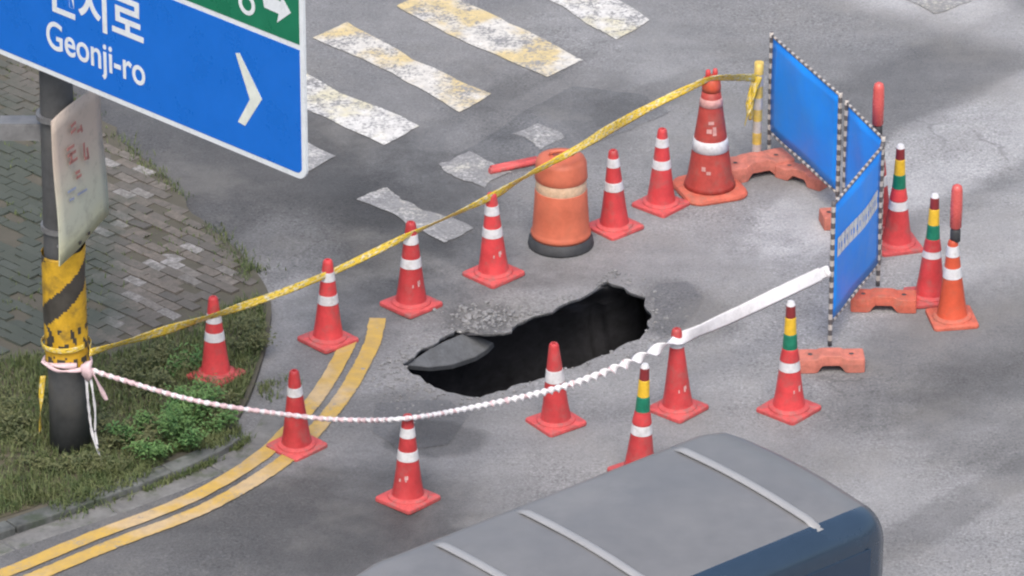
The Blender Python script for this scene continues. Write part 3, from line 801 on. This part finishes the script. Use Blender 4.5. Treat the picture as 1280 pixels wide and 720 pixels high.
def cone(px, py, label, bands=(.41, .63), rz=45, tilt=(0, 0), red='cone_red', basem='cone_base', prt=False, prz=0, sleeve=False, z=0, bw=.082, scale=1.0):
    p = G(px, py, z)
    t = thing('traffic_cone', label, 'traffic cone', p, radians(rz), 'traffic cones around the sinkhole')
    jr = random.Random(int(px*7+py)); tilt = (tilt[0]+jr.uniform(-1.6, 1.6), tilt[1]+jr.uniform(-1.6, 1.6)); scale *= jr.uniform(.98, 1.025)
    t.rotation_euler = (radians(tilt[0]), radians(tilt[1]), radians(rz+jr.uniform(-6, 6))); t.scale = (scale,)*3
    part('base', shared(('base', basem), base_fn, basem), t)
    h = .60 if sleeve else CH
    part('body', shared(('body', red, h), body_fn(CH) if not sleeve else (lambda bm: lathe(bm, [(.136, .058), (.128, .075)]+[(cone_r(q), q) for q in (.2, .35, .5, .58)]+[(.04, .6)], 28)), red), t)
    for b in bands: part('band', shared(('band', b, bw), band_fn(b-bw/2, b+bw/2), 'band_white'), t)
    if prt:
        o = part('stencil_mark', shared('stencil_mark', print_fn, 'stencil_pale', False), t); o.rotation_euler.z = radians(-rz+prz); o['kind'] = 'stuff'
    if sleeve:
        sv = part('sleeve', shared('sleeve', sleeve_fn(.47, .57, .082, .066), red), t)
        for nm, m, z0, z1, r0, r1 in (('green_stripe', 'sleeve_green', .57, .71, .062, .054), ('yellow_stripe', 'sleeve_yellow', .71, .86, .050, .045),
                                      ('maroon_stripe', 'sleeve_maroon', .86, .965, .042, .038), ('tip_cap', 'band_white', .965, 1.0, .038, .028)):
            part(nm, shared((nm,), sleeve_fn(z0, z1, r0, r1), m), sv)
    return t
K = {}
K['A'] = cone(270, 470, 'red cone standing in the grass between the striped pole and the kerb', (.40, .57), 52, z=KZ, tilt=(-2, 1), scale=.95)
K['B'] = cone(410, 426, 'red cone at the far end of the double yellow line, yellow tape across its tip', (.41, .62), 48)
K['C'] = cone(514, 382, 'red cone on the tape line between the yellow line end and the worn crosswalk bar', (.41, .62), 47, prt=True, prz=20)
K['D'] = cone(617, 344, 'red two-banded cone in the tape line next to the orange drum, on its pole side', (.42, .62), 47, prt=True, prz=15)
K['E'] = cone(768, 285, 'red two-banded cone touching the orange drum on its barrier side', (.43, .655), 46)
K['F'] = cone(826, 257, 'red two-banded cone next to the tall faded cone', (.43, .64), 46)
K['H'] = cone(1121, 307, 'sleeved cone with green and yellow stripes right behind the lettered blue panel', (.42,), 20, sleeve=True)
K['I'] = cone(1093, 283, 'red cone with a red light baton, mostly hidden behind the lettered blue panel', (.41, .63), 40, scale=1.12)
K['J'] = cone(1162, 373, 'sleeved cone with green and yellow stripes half hidden behind the orange baton cone', (.45,), 15, sleeve=True)
K['K'] = cone(1190, 400, 'bright orange cone with two white bands and a red light baton on top', (.47, .67), 8, red='cone_orange', basem='foot_orange', bw=.095)
K['L'] = cone(986, 513, 'sleeved cone with yellow and green stripes beside the salmon barrier foot', (.43,), 47, sleeve=True, prt=True, prz=25)
K['M'] = cone(847, 512, 'red cone with one white band at its tip where the white tape crosses', (.645,), 48, prt=True, prz=15, scale=.975)
K['N'] = cone(799, 592, 'sleeved cone with yellow and green stripes partly hidden by the grey van roof', (.42,), 40, sleeve=True, tilt=(0, 2))
K['O'] = cone(695, 529, 'red cone with plain pointed tip and one middle band in front of the sinkhole', (.47,), 40, bw=.11, scale=.97)
K['P'] = cone(510, 625, 'red two-banded cone on the bare road with the white tape over its tip', (.42, .62), 46, prt=True, prz=-30)
K['Q'] = cone(371, 559, 'red cone with one band standing on the double yellow line', (.575,), 40, tilt=(1, -2), scale=.95)
# baton lights standing on two cones
def baton(px_tip, host, h, label):
    p = Vector(host.location); p.z += h*host.scale[0]
    t = thing('light_baton', label, 'light baton', p, 0, 'light batons on cones')
    bm = bmesh.new(); lathe(bm, [(.030, -.02), (.044, -.015), (.044, .085), (.036, .10)], 18); finish('grip', bm, 'black_rubber', t, True)
    bm = bmesh.new(); lathe(bm, [(.034, .1), (.050, .115), (.052, .30), (.048, .46), (.040, .495), (.018, .51)], 20); finish('tube', bm, 'baton_red', t, True)
baton(0, K['I'], CH, 'red light baton upright beside the blue panels, on the hidden cone')
baton(0, K['K'], CH, 'red light baton upright on the bright orange cone')
# tall faded cone
tp = G(887, 238)
t = thing('tall_traffic_cone', 'tall faded red cone with orange base where the yellow tape turns', 'traffic cone', tp, radians(20))
bm = bmesh.new(); oc = lambda r: [(r*cos(2*pi*i/24), r*sin(2*pi*i/24)*1.0) for i in range(24)]
loft(bm, [(rsq(.29, .14, 5), 0), (rsq(.295, .14, 5), .02), (rsq(.285, .14, 5), .045), (rsq(.25, .14, 5), .06)]); finish('base', bm, 'foot_orange', t, bevel=.005)
TC = lambda z: .215+(.062-.215)*(z-.06)/(1.13-.06)
bm = bmesh.new(); lathe(bm, [(.235, .055), (.222, .10)]+[(TC(z), z) for z in (.16, .4, .65, .90, .985)], 32); finish('body', bm, 'cone_faded', t, True)
bm = bmesh.new(); lathe(bm, [(TC(.985)+.001, .98), (TC(1.05)+.012, 1.03), (TC(1.1)+.008, 1.10), (.040, 1.125), (.02, 1.12)], 28); finish('tip', bm, 'cone_orange', t, True)
for s_ in (-1, 1):
    bm = bmesh.new(); lathe(bm, [(.020, 1.11), (.024, 1.15), (.018, 1.185), (.006, 1.19)], 12, (s_*.034, 0)); finish('prong', bm, 'cone_red', t, True)
for z0, z1, m in ((.42, .53, 'band_white'), (.845, .92, 'band_pink')):
    bm = bmesh.new(); lathe(bm, [(TC(z0), z0), (TC(z0)+.005, z0+.003), (TC(z1)+.005, z1-.003), (TC(z1), z1)], 32, caps=False); finish('band', bm, m, t, True)
bm = bmesh.new()
for (u0, u1, z0, z1) in ((-.3, .05, .62, .66), (.1, .35, .60, .68), (-.2, .2, .70, .73), (-.45, -.25, .27, .31), (-.2, .0, .24, .27)):
    bm.faces.new([bm.verts.new(((TC(z)+.004)*cos(-pi/2+u), (TC(z)+.004)*sin(-pi/2+u), z)) for u, z in ((u0, z0), (u1, z0), (u1, z1), (u0, z1))])
o = finish('stencil_mark', bm, 'band_pink', t); o['kind'] = 'stuff'; o.rotation_euler.z = radians(-20)
# ------------------------------------------------------------------ orange drum
t = thing('traffic_drum', 'round orange plastic traffic drum with cream band on a black rubber foot', 'traffic drum', G(701, 305), 0)
bm = bmesh.new(); loft(bm, [([(r*cos(2*pi*i/36), r*sin(2*pi*i/36)) for i in range(36)], z) for r, z in ((.285, 0), (.29, .02), (.28, .075), (.255, .10), (.25, .11))]); finish('rubber_foot', bm, 'black_rubber', t, True)
bm = bmesh.new(); lathe(bm, [(.262, .10), (.266, .13), (.256, .15), (.250, .17), (.238, .36), (.228, .54), (.226, .545)], 40); finish('body', bm, 'drum_orange', t, True)
bm = bmesh.new(); lathe(bm, [(.222, .54), (.224, .548), (.222, .64), (.218, .645)], 40, caps=False); finish('band', bm, 'band_cream', t, True)
bm = bmesh.new(); lathe(bm, [(.222, .64), (.232, .655), (.228, .70), (.222, .80), (.205, .835), (.16, .852), (.05, .858), (.0001, .858)], 40, caps=False); finish('lid', bm, 'drum_orange', t, True)
bm = bmesh.new(); sweep(bm, catmull([Vector((-.09, 0, .852)), Vector((-.085, 0, .885)), Vector((0, 0, .90)), Vector((.085, 0, .885)), Vector((.09, 0, .852))], 5), lambda q: .035, lambda q: .028); finish('handle', bm, 'drum_orange', t, True)

# ================================================================== BLUE BARRIERS
def barrier(gl, gr_, zb, zt, label, lettering=False, postz=None, rail=True):
    A = G(*gl); B = G(*gr_); d = (B-A); L = d.length; d.normalize(); nrm = Vector((d.y, -d.x, 0))
    if nrm.y > 0: nrm = -nrm
    t = thing('safety_barrier', label, 'barrier', A, 0, 'blue barrier panels')
    zp = zt+.03
    for q in (Vector((0, 0, 0)), d*L):
        bm = bmesh.new(); tube(bm, q+Vector((0, 0, .04)), q+Vector((0, 0, zp)), .019, 12, 0, .050); finish('post', bm, ['tube_black', 'tube_white'], t)
    for z in (zt, zb):
        bm = bmesh.new(); tube(bm, d*.024+Vector((0, 0, z)), d*(L-.024)+Vector((0, 0, z)), .014, 10, 0, .045); finish('rail', bm, ['tube_black', 'tube_white'], t)
    # panel sheet, slightly bowed
    bm = bmesh.new(); nx, nz = 14, 10; sides = []
    for s_ in (0, 1):
        g = []
        for i in range(nx+1):
            for j in range(nz+1):
                u = i/nx; v = j/nz; bow = .018*sin(pi*u)*sin(pi*v)+.006*sin(9*u+4*v)+.010*mnoise.noise(Vector((u*3+L*9, v*2.2, L)))*sin(pi*u)*sin(pi*v)
                g.append(bm.verts.new(d*(.034+(L-.068)*u)+Vector((0, 0, zb+.022+(zt-zb-.044)*v))+nrm*(bow+(.004 if s_ == 0 else -.004))))
        sides.append(g)
    I = lambda i, j: i*(nz+1)+j
    for g in sides:
        for i in range(nx):
            for j in range(nz): bm.faces.new((g[I(i, j)], g[I(i+1, j)], g[I(i+1, j+1)], g[I(i, j+1)])).smooth = True
    per = [(i, 0) for i in range(nx)]+[(nx, j) for j in range(nz)]+[(i, nz) for i in range(nx, 0, -1)]+[(0, j) for j in range(nz, 0, -1)]
    for k in range(len(per)):
        p, q = per[k], per[(k+1) % len(per)]; bm.faces.new((sides[0][I(*p)], sides[0][I(*q)], sides[1][I(*q)], sides[1][I(*p)]))
    finish('panel', bm, 'panel_blue', t)
    if lettering:
        zc = zb+(zt-zb)*.60; n = 11; rg = random.Random(6); hh = .088
        for k in range(n):
            u0 = .05+(.90)*k/n; u1 = u0+.90/n*.88; bm = bmesh.new()
            def P(u, z): return d*(.034+(L-.068)*u)+Vector((0, 0, z))+nrm*(.018*sin(pi*u)*sin(pi*.6)+.006*sin(9*u+2.4)+.009)
            cells = [(0, 1, .66, 1), (0, 1, 0, .34), (0, .40, 0, 1), (.62, 1, .0, 1)]
            if k % 3 == 1: cells = [(0, 1, .60, 1), (.25, .8, 0, 1), (0, 1, 0, .30)]
            for i, (x0, x1, y0, y1) in enumerate(cells):
                o_ = nrm*(.0006*i)
                vs = [bm.verts.new(P(u0+(u1-u0)*x, zc-hh+2*hh*y)+o_) for x, y in ((x0, y0), (x1, y0), (x1, y1), (x0, y1))]; bm.faces.new(vs)
            finish('lettering', bm, 'sign_white', t)
    return t, A, B, d, nrm
b1_ = barrier((961, 198), (1046, 276), .27, 1.22, 'blue barrier panel facing the tall faded cone, yellow tape tied to its post')
b2_ = barrier((1054, 283), (1099, 330), .27, 1.20, 'short blue barrier panel between the other two panels')
b3_ = barrier((1037, 437), (1097, 362), .25, 1.36, 'blue barrier panel with a row of white lettering, white tape tied to its post', True)
# extra yellowish post leaning by the first panel, tape tied to it
pe = G(945, 208); bm = bmesh.new()
ptop = Vector((.01, .02, 1.02)); tube(bm, (0, 0, .0), ptop, .042, 12, 0, .11)
po = finish('marker_post', bm, ['tube_yellow', 'tube_white']); po.location = pe
tag(po, 'short yellowish striped post tied with yellow tape next to the first blue panel', 'post')
def foot(px, py, ang, label, mat='foot_salmon', L=.56, FW=.115, FH=.145, z=0):
    p = G(px, py, z); t = thing('barrier_foot', label, 'barrier foot', p, radians(ang), 'plastic barrier feet')
    bm = bmesh.new(); n = 24; rows = []
    for i in range(n+1):
        u = -1+2*i/n; x = u*L/2; c = .5+.5*cos(u*pi*2) if abs(u) < .5 else 0
        wd = FW*(.80+.20*min(1, max(0, (abs(u)-.25)/.25)))
        if abs(u) > .93: wd *= .93
        lo = .055*min(1, max(0, (.42-abs(u))/.14))
        hi = FH-.022*min(1, max(0, (abs(u)-.28)/.14))
        sy = 0
        rows.append([bm.verts.new((x, sy+y, zz)) for y, zz in ((-wd, lo), (-wd*.98, hi*.6), (-wd*.90, hi), (wd*.90, hi), (wd*.98, hi*.6), (wd, lo))])
    for a, b in zip(rows, rows[1:]):
        for j in range(6): bm.faces.new((a[j], a[(j+1) % 6], b[(j+1) % 6], b[j]))
    bm.faces.new(rows[0]); bm.faces.new(rows[-1]); finish('body', bm, mat, t, bevel=.008)
    for u in (-.62, .62):
        zt = FH-.022; bm = bmesh.new(); lathe(bm, [(.030, zt-.004), (.034, zt+.004), (.022, zt+.004), (.020, zt-.02)], 16, (u*L/2, 0), caps=False); finish('hole_rim', bm, mat, t)
        bm = bmesh.new(); lathe(bm, [(.021, zt-.002), (.021, zt+.0015)], 16, (u*L/2, 0)); finish('hole_shade', bm, 'black_rubber', t)  # flush black disc: shade inside the open hole, done as colour
    return t
foot(1038, 459, 2, 'salmon plastic barrier foot under the lettered panel beside the sleeved cone')
foot(1104, 384, -3, 'orange plastic barrier foot under the lettered panel beside the orange baton cone', 'foot_orange')
foot(944, 216, 24, 'pinkish barrier foot between the tall faded cone and the first blue panel', 'foot_salmon', .66, .15, .16)
foot(1004, 226, -38, 'pinkish barrier foot lying beneath the first blue panel', 'foot_salmon', .50, .10, .13)
foot(1050, 280, 10, 'barrier foot where the two blue panels without lettering meet', 'foot_salmon', .34)
# ------------------------------------------------------------------ stick lying behind the drum
sa = G(612, 214, .03); sb = G(690, 198, .03); bm = bmesh.new(); tube(bm, Vector((0, 0, 0)), (sb-sa), .03, 12)
tube(bm, (sb-sa)*.02+Vector((0, .055, 0)), (sb-sa)*.75+Vector((0, .06, 0)), .026, 12)
st = finish('red_rod', bm, 'cone_base'); st.location = sa; tag(st, 'pair of red plastic rods lying on the road behind the orange drum', 'rod')

# ================================================================== TAPES
def tip_pt(px, py, host, dy=-.05): return atY(px, py, host.location.y+dy)
yp = [atY(112, 441, PB.y-.20)]
yp += [tip_pt(278, 391, K['A'], -.075), tip_pt(402, 346, K['B'], -.065), tip_pt(511, 294, K['C'], -.05), tip_pt(612, 247, K['D'], -.05)]
yp += [atY(655, 222, G(701, 305).y-.27), atY(690, 203, G(701, 305).y-.27), atY(725, 184, G(701, 305).y-.2), tip_pt(765, 160, K['E'], .12), atY(820, 130, G(830, 250).y+.1), atY(866, 108, tp.y-.06), atY(886, 99, tp.y-.09), atY(905, 97, tp.y-.02), atY(946, 97, pe.y-.04)]
pts = catmull(yp, 40)
rgt = random.Random(12)
bm = bmesh.new()
sweep(bm, pts, lambda t: .060+.030*max(0, sin(t*pi*7+.5))**2+.012*t, lambda t: .006, lambda l: .35*sin(l*5)+.45*sin(l*1.7), 8, uv=True)
yt = thing('yellow_tape', 'twisted yellow caution tape strung over the far row of cones', 'caution tape', (0, 0, 0))
finish('tape', bm, 'tape_yellow', yt)
# tail hanging from the striped post and from the pole
def tail(name, P, wd, mat, parent, tw=3.0, uv=True, th=.006):
    bm = bmesh.new(); sweep(bm, catmull(P, 10), lambda t: wd*(1-.25*t), lambda t: th, lambda l: l*tw, 8, uv=uv); return finish(name, bm, mat, parent)
Ypp = pe.y-.06
tail('tape_end', [atY(947, 96, Ypp), atY(941, 115, Ypp), atY(936, 135, Ypp-.02), atY(931, 156, Ypp)], .085, 'tape_yellow', yt, 2)
tail('tape_end', [atY(950, 96, Ypp), atY(943, 112, Ypp-.02), atY(940, 128, Ypp-.02), atY(938, 150, Ypp)], .05, 'tape_yellow', yt, 4)
lp = []
for i in range(13):
    a = radians(-40-28*i); lp.append(Vector((PB.x+(PR+.045)*cos(a), PB.y+(PR+.045)*sin(a), yp[0].z+.02-.004*i)))
tail('pole_loop', lp, .05, 'tape_yellow', yt, .0)
tail('tape_end', [atY(54, 470, PB.y-.05), atY(51, 500, PB.y-.06), atY(50, 542, PB.y-.05)], .05, 'tape_yellow', yt, 3)
# white tape
wp = [atY(110, 461, PB.y-.215), atY(150, 474, PB.y-.3), atY(250, 502, PB.y-.62), atY(372, 520, G(372, 600).y), atY(440, 525, G(440, 611).y), atY(508, 523, K['P'].location.y-.05)]
wp += [atY(580, 512, G(580, 600).y), atY(695, 487, G(695, 568).y), atY(770, 461, G(770, 541).y), atY(843, 427, K['M'].location.y-.075), atY(920, 393, G(930, 478).y), atY(985, 362, G(985, 458).y), atY(1034, 339, b3_[1].y-.03)]
pts = catmull(wp, 110)
tot = sum((b-a).length for a, b in zip(pts, pts[1:]))
bm = bmesh.new()
T0 = round(tot*.70*46/pi)*pi
def wtw(l):
    f = l/tot
    if f < .60: return f/.70*T0
    if f < .80: u = (f-.60)/.20; return T0*(.60/.70)+T0*(.10/.70)*(1-(1-u)**2)
    return T0-.42*sin(min(pi/2, (l-tot*.80)*1.3))+.06*sin(l*9)
sweep(bm, pts, lambda t: .048+.075*max(0, min(1, (t-.45)/.38))*(1 if t < .985 else .7), lambda t: .034-.026*max(0, min(1, (t-.45)/.30)), wtw, 8, mifun=lambda l: 1 if l < tot*.7 and (mnoise.noise(Vector((l*22, 0, 0))) > -.05+.9*max(0, l/tot-.28)) else 0)
wt = thing('white_tape', 'white and pink barrier tape sagging from the pole to the lettered blue panel', 'barrier tape', (0, 0, 0))
finish('tape', bm, ['tape_white', 'tape_pink'], wt)
kp = Vector(wp[0])
lp = []
for i in range(14):
    a = radians(-62-27.5*i); lp.append(Vector((PB.x+(PR+.035)*cos(a), PB.y+(PR+.035)*sin(a), kp.z-.004*i+.02*sin(i))))
tail('pole_loop', lp, .055, 'tape_pink', wt, 9, False, .03)
bm = bmesh.new(); bmesh.ops.create_icosphere(bm, subdivisions=2, radius=.052)
for v in bm.verts: v.co *= 1+.8*mnoise.noise(v.co*30); v.co.z *= 1.5
kn = finish('knot', bm, 'tape_pink', wt, True); kn.location = kp+Vector((-.0, -.02, .0))
Yk = kp.y-.03
tail('cord_end', [atY(108, 466, Yk), atY(109, 490, Yk-.01), atY(112, 520, Yk), atY(116, 545, Yk-.01), atY(122, 562, Yk-.02), atY(127, 578, Yk-.05)], .030, 'tape_white', wt, 22, False, .018)
tail('cord_end', [atY(112, 466, Yk), atY(116, 490, Yk-.02), atY(119, 515, Yk-.01), atY(119, 540, Yk), atY(122, 556, Yk-.02)], .026, 'tape_white', wt, 25, False, .016)
tail('cord_end', [atY(113, 462, Yk), atY(121, 476, Yk-.02), atY(127, 488, Yk-.02), atY(133, 500, Yk-.02)], .05, 'tape_pink', wt, 12, False, .016)
tail('cord_end', [atY(104, 462, Yk), atY(84, 464, Yk-.01), atY(70, 463, Yk-.0), atY(52, 452, Yk+.05)], .04, 'tape_pink', wt, 14, False, .02)
# knot on the blue panel post
bm = bmesh.new(); bmesh.ops.create_icosphere(bm, subdivisions=2, radius=.034)
for v in bm.verts: v.co *= 1+.8*mnoise.noise(v.co*34); v.co.z *= 1.5
kn = finish('knot', bm, 'tape_white', wt, True); kn.location = wp[-1]

# ------------------------------------------------------------------ crumbs of broken asphalt
rg = random.Random(31); bm = bmesh.new()
def crumb(p, r):
    res = bmesh.ops.create_icosphere(bm, subdivisions=1, radius=r)
    sc_ = Vector((rg.uniform(.7, 1.3), rg.uniform(.7, 1.3), rg.uniform(.5, .9)))
    for v in res['verts']:
        v.co = Vector((v.co.x*sc_.x, v.co.y*sc_.y, v.co.z*sc_.z))*(1+rg.uniform(-.2, .2)); v.co += p+Vector((0, 0, r*.35))
hp = [(p.x, p.y) for p in hole]
k = 0
while k < 260:
    p = rg.choice(hole); q = (p-cen).normalized(); r_ = abs(rg.gauss(0, .13))+.02
    c = Vector((p.x+q.x*r_+rg.gauss(0, .04), p.y+q.y*r_+rg.gauss(0, .04), 0)); k += 1
    if inpoly(c.x, c.y, hp): continue
    crumb(c, rg.uniform(.006, .02))
for k in range(150):
    c = G(rg.gauss(605, 24), rg.gauss(398, 9))
    if inpoly(c.x, c.y, hp): continue
    crumb(c, rg.uniform(.008, .028))
for k in range(120):
    c = G(rg.gauss(505, 25), rg.gauss(480, 20))
    if inpoly(c.x, c.y, hp): continue
    crumb(c, rg.uniform(.006, .018))
rb = finish('rubble', bm, 'asphalt_piece'); rb['kind'] = 'stuff'; rb['label'] = 'loose crumbs of broken asphalt around the sinkhole edge'; rb['category'] = 'rubble'

# ================================================================== BUS
BH = 2.02
r1a, r1b = G(838, 555, BH), G(1028, 657, BH)
r2a = G(673, 620, BH)
e2 = (r1a-r2a); e2.z = 0; e2.normalize()                 # towards the end in view
e1 = Vector((e2.y, -e2.x, 0))                            # towards the near side
mid1 = (r1a+r1b)/2
BW = abs((r1b-r1a).dot(e1))+.26; endd = .64; BLn = 5.1
print('VAN WIDTH', BW)
org = mid1+e2*endd; org.z = 0
bus = thing('van', 'dark blue van, roof coloured grey as mirrored sky, with pale cross strips, driving past the cones', 'van', org, atan2(e2.y, e2.x))
# local: +x = towards the end in view (org at x=0), -y = near side
def section(x, inset=0.0, top=BH, pinch=0.0):
    h = BW/2-inset; pts = []
    for s_, rng_ in ((1, range(0, 8)), (-1, range(7, -1, -1))):
        for i in rng_:
            a = radians(90*i/7); pts.append((x, s_*(h-.20+.20*cos(a)), top-.22+.20*sin(a)+(0)))
    return pts
bm = bmesh.new(); rings = []
xs_ = [(-BLn, .16, 1.05), (-BLn+.45, .10, 1.12), (-BLn+1.05, .10, 1.84), (-BLn+1.35, .06, BH-.03), (-BLn+1.7, 0, BH), (-2, 0, BH), (-.34, 0, BH), (-.16, .03, BH-.025), (-.05, .09, BH-.08), (0, .16, BH-.17)]
for x, ins, tp_ in xs_:
    h = BW/2-ins; up_ = section(x, ins, tp_)
    # camber on the roof between the rounded shoulders
    camb = [(x, h-.2-(2*h-.4)*q/6, tp_-.02+.035*sin(pi*q/6)) for q in range(1, 6)]
    ring_ = [(x, h-.02, .25), (x, h, .5), (x, h, min(.8, tp_-.3))]+up_[:8]+camb+up_[8:]+[(x, -h, min(.8, tp_-.3)), (x, -h, .5), (x, -h+.02, .25)]
    rings.append([bm.verts.new(p) for p in ring_])
nR = len(rings[0])
for a, b in zip(rings, rings[1:]):
    for j in range(nR):
        f = bm.faces.new((a[j], a[(j+1) % nR], b[(j+1) % nR], b[j])); f.smooth = True
        f.material_index = 1 if (j < 5 or j >= nR-11) else 0
for r_ in (rings[0], rings[-1]):
    f = bm.faces.new(r_); f.material_index = 1
finish('body', bm, ['bus_sky_reflection', 'bus_navy'], bus)
for xx in (-endd, -endd-1.50, -endd-2.27):
    bm = bmesh.new(); P = []
    hh = BW/2
    for q in range(0, 13):
        u = -1+2*q/12; P.append(Vector((xx, u*(hh-.13), BH-.02+.036*cos(u*pi*.5)+.008-.03*max(0, abs(u)-.9)*10)))
    sweep(bm, P, lambda t: .022, lambda t: .085, seg=8); finish('roof_strip', bm, 'bus_rib', bus, True)
# side windows on both sides
for s_ in (-1, 1):
    for x0, x1 in ((-1.42, -.26), (-2.66, -1.50), (-3.55, -2.74)):
        bm = bmesh.new(); box(bm, ((x0+x1)/2, s_*(BW/2+.001), 1.48), (x1-x0, .012, .56)); finish('window', bm, 'bus_glass', bus, bevel=.004)
    bm = bmesh.new(); box(bm, (-2.70, s_*(BW/2+.012), 1.10), (.16, .03, .035)); finish('door_handle', bm, 'bus_chrome', bus, bevel=.006)
bm = bmesh.new(); box(bm, (.0, 0, 1.42), (.03, BW-.5, .56)); finish('end_window', bm, 'bus_glass', bus, bevel=.01)
wm = Matrix.Translation((-BLn+.73, 0, 1.50)) @ Matrix.Rotation(-atan2(.72, .60)+pi/2-pi/2, 4, 'Y')
bm = bmesh.new(); box(bm, (0, 0, 0), (.86, BW-.42, .03)); bmesh.ops.transform(bm, matrix=wm, verts=bm.verts); finish('windscreen', bm, 'bus_glass', bus, bevel=.01)
for x in (-.95, -BLn+.85):
    for s_ in (-1, 1):
        bm = bmesh.new(); lathe(bm, [(.20, -.09), (.30, -.10), (.33, -.07), (.33, .07), (.30, .10), (.20, .09)], 28)
        bmesh.ops.transform(bm, matrix=Matrix.Rotation(pi/2, 4, 'X'), verts=bm.verts); ty = finish('wheel', bm, 'tyre', bus, True); ty.location = (x, s_*(BW/2-.07), .33)
        bm = bmesh.new(); lathe(bm, [(.21, -.08), (.21, .08), (.12, .06), (.05, .09)], 20); bmesh.ops.transform(bm, matrix=Matrix.Rotation(pi/2*s_*-1, 4, 'X'), verts=bm.verts); finish('rim', bm, 'bus_chrome', ty, True)
for s_ in (-1, 1):
    bm = bmesh.new(); box(bm, (.005, s_*(BW/2-.25), .95), (.03, .12, .40)); finish('tail_lamp', bm, 'lamp_red', bus, bevel=.01)
    bm = bmesh.new(); box(bm, (-BLn-.006, s_*(BW/2-.40), .72), (.03, .30, .16)); finish('headlight', bm, 'lamp_clear', bus, bevel=.01)
bm = bmesh.new(); box(bm, (.03, 0, .45), (.10, BW-.3, .24)); finish('bumper', bm, 'bus_navy', bus, bevel=.03)
bm = bmesh.new(); box(bm, (-BLn-.03, 0, .42), (.10, BW-.3, .24)); finish('bumper', bm, 'bus_navy', bus, bevel=.03)
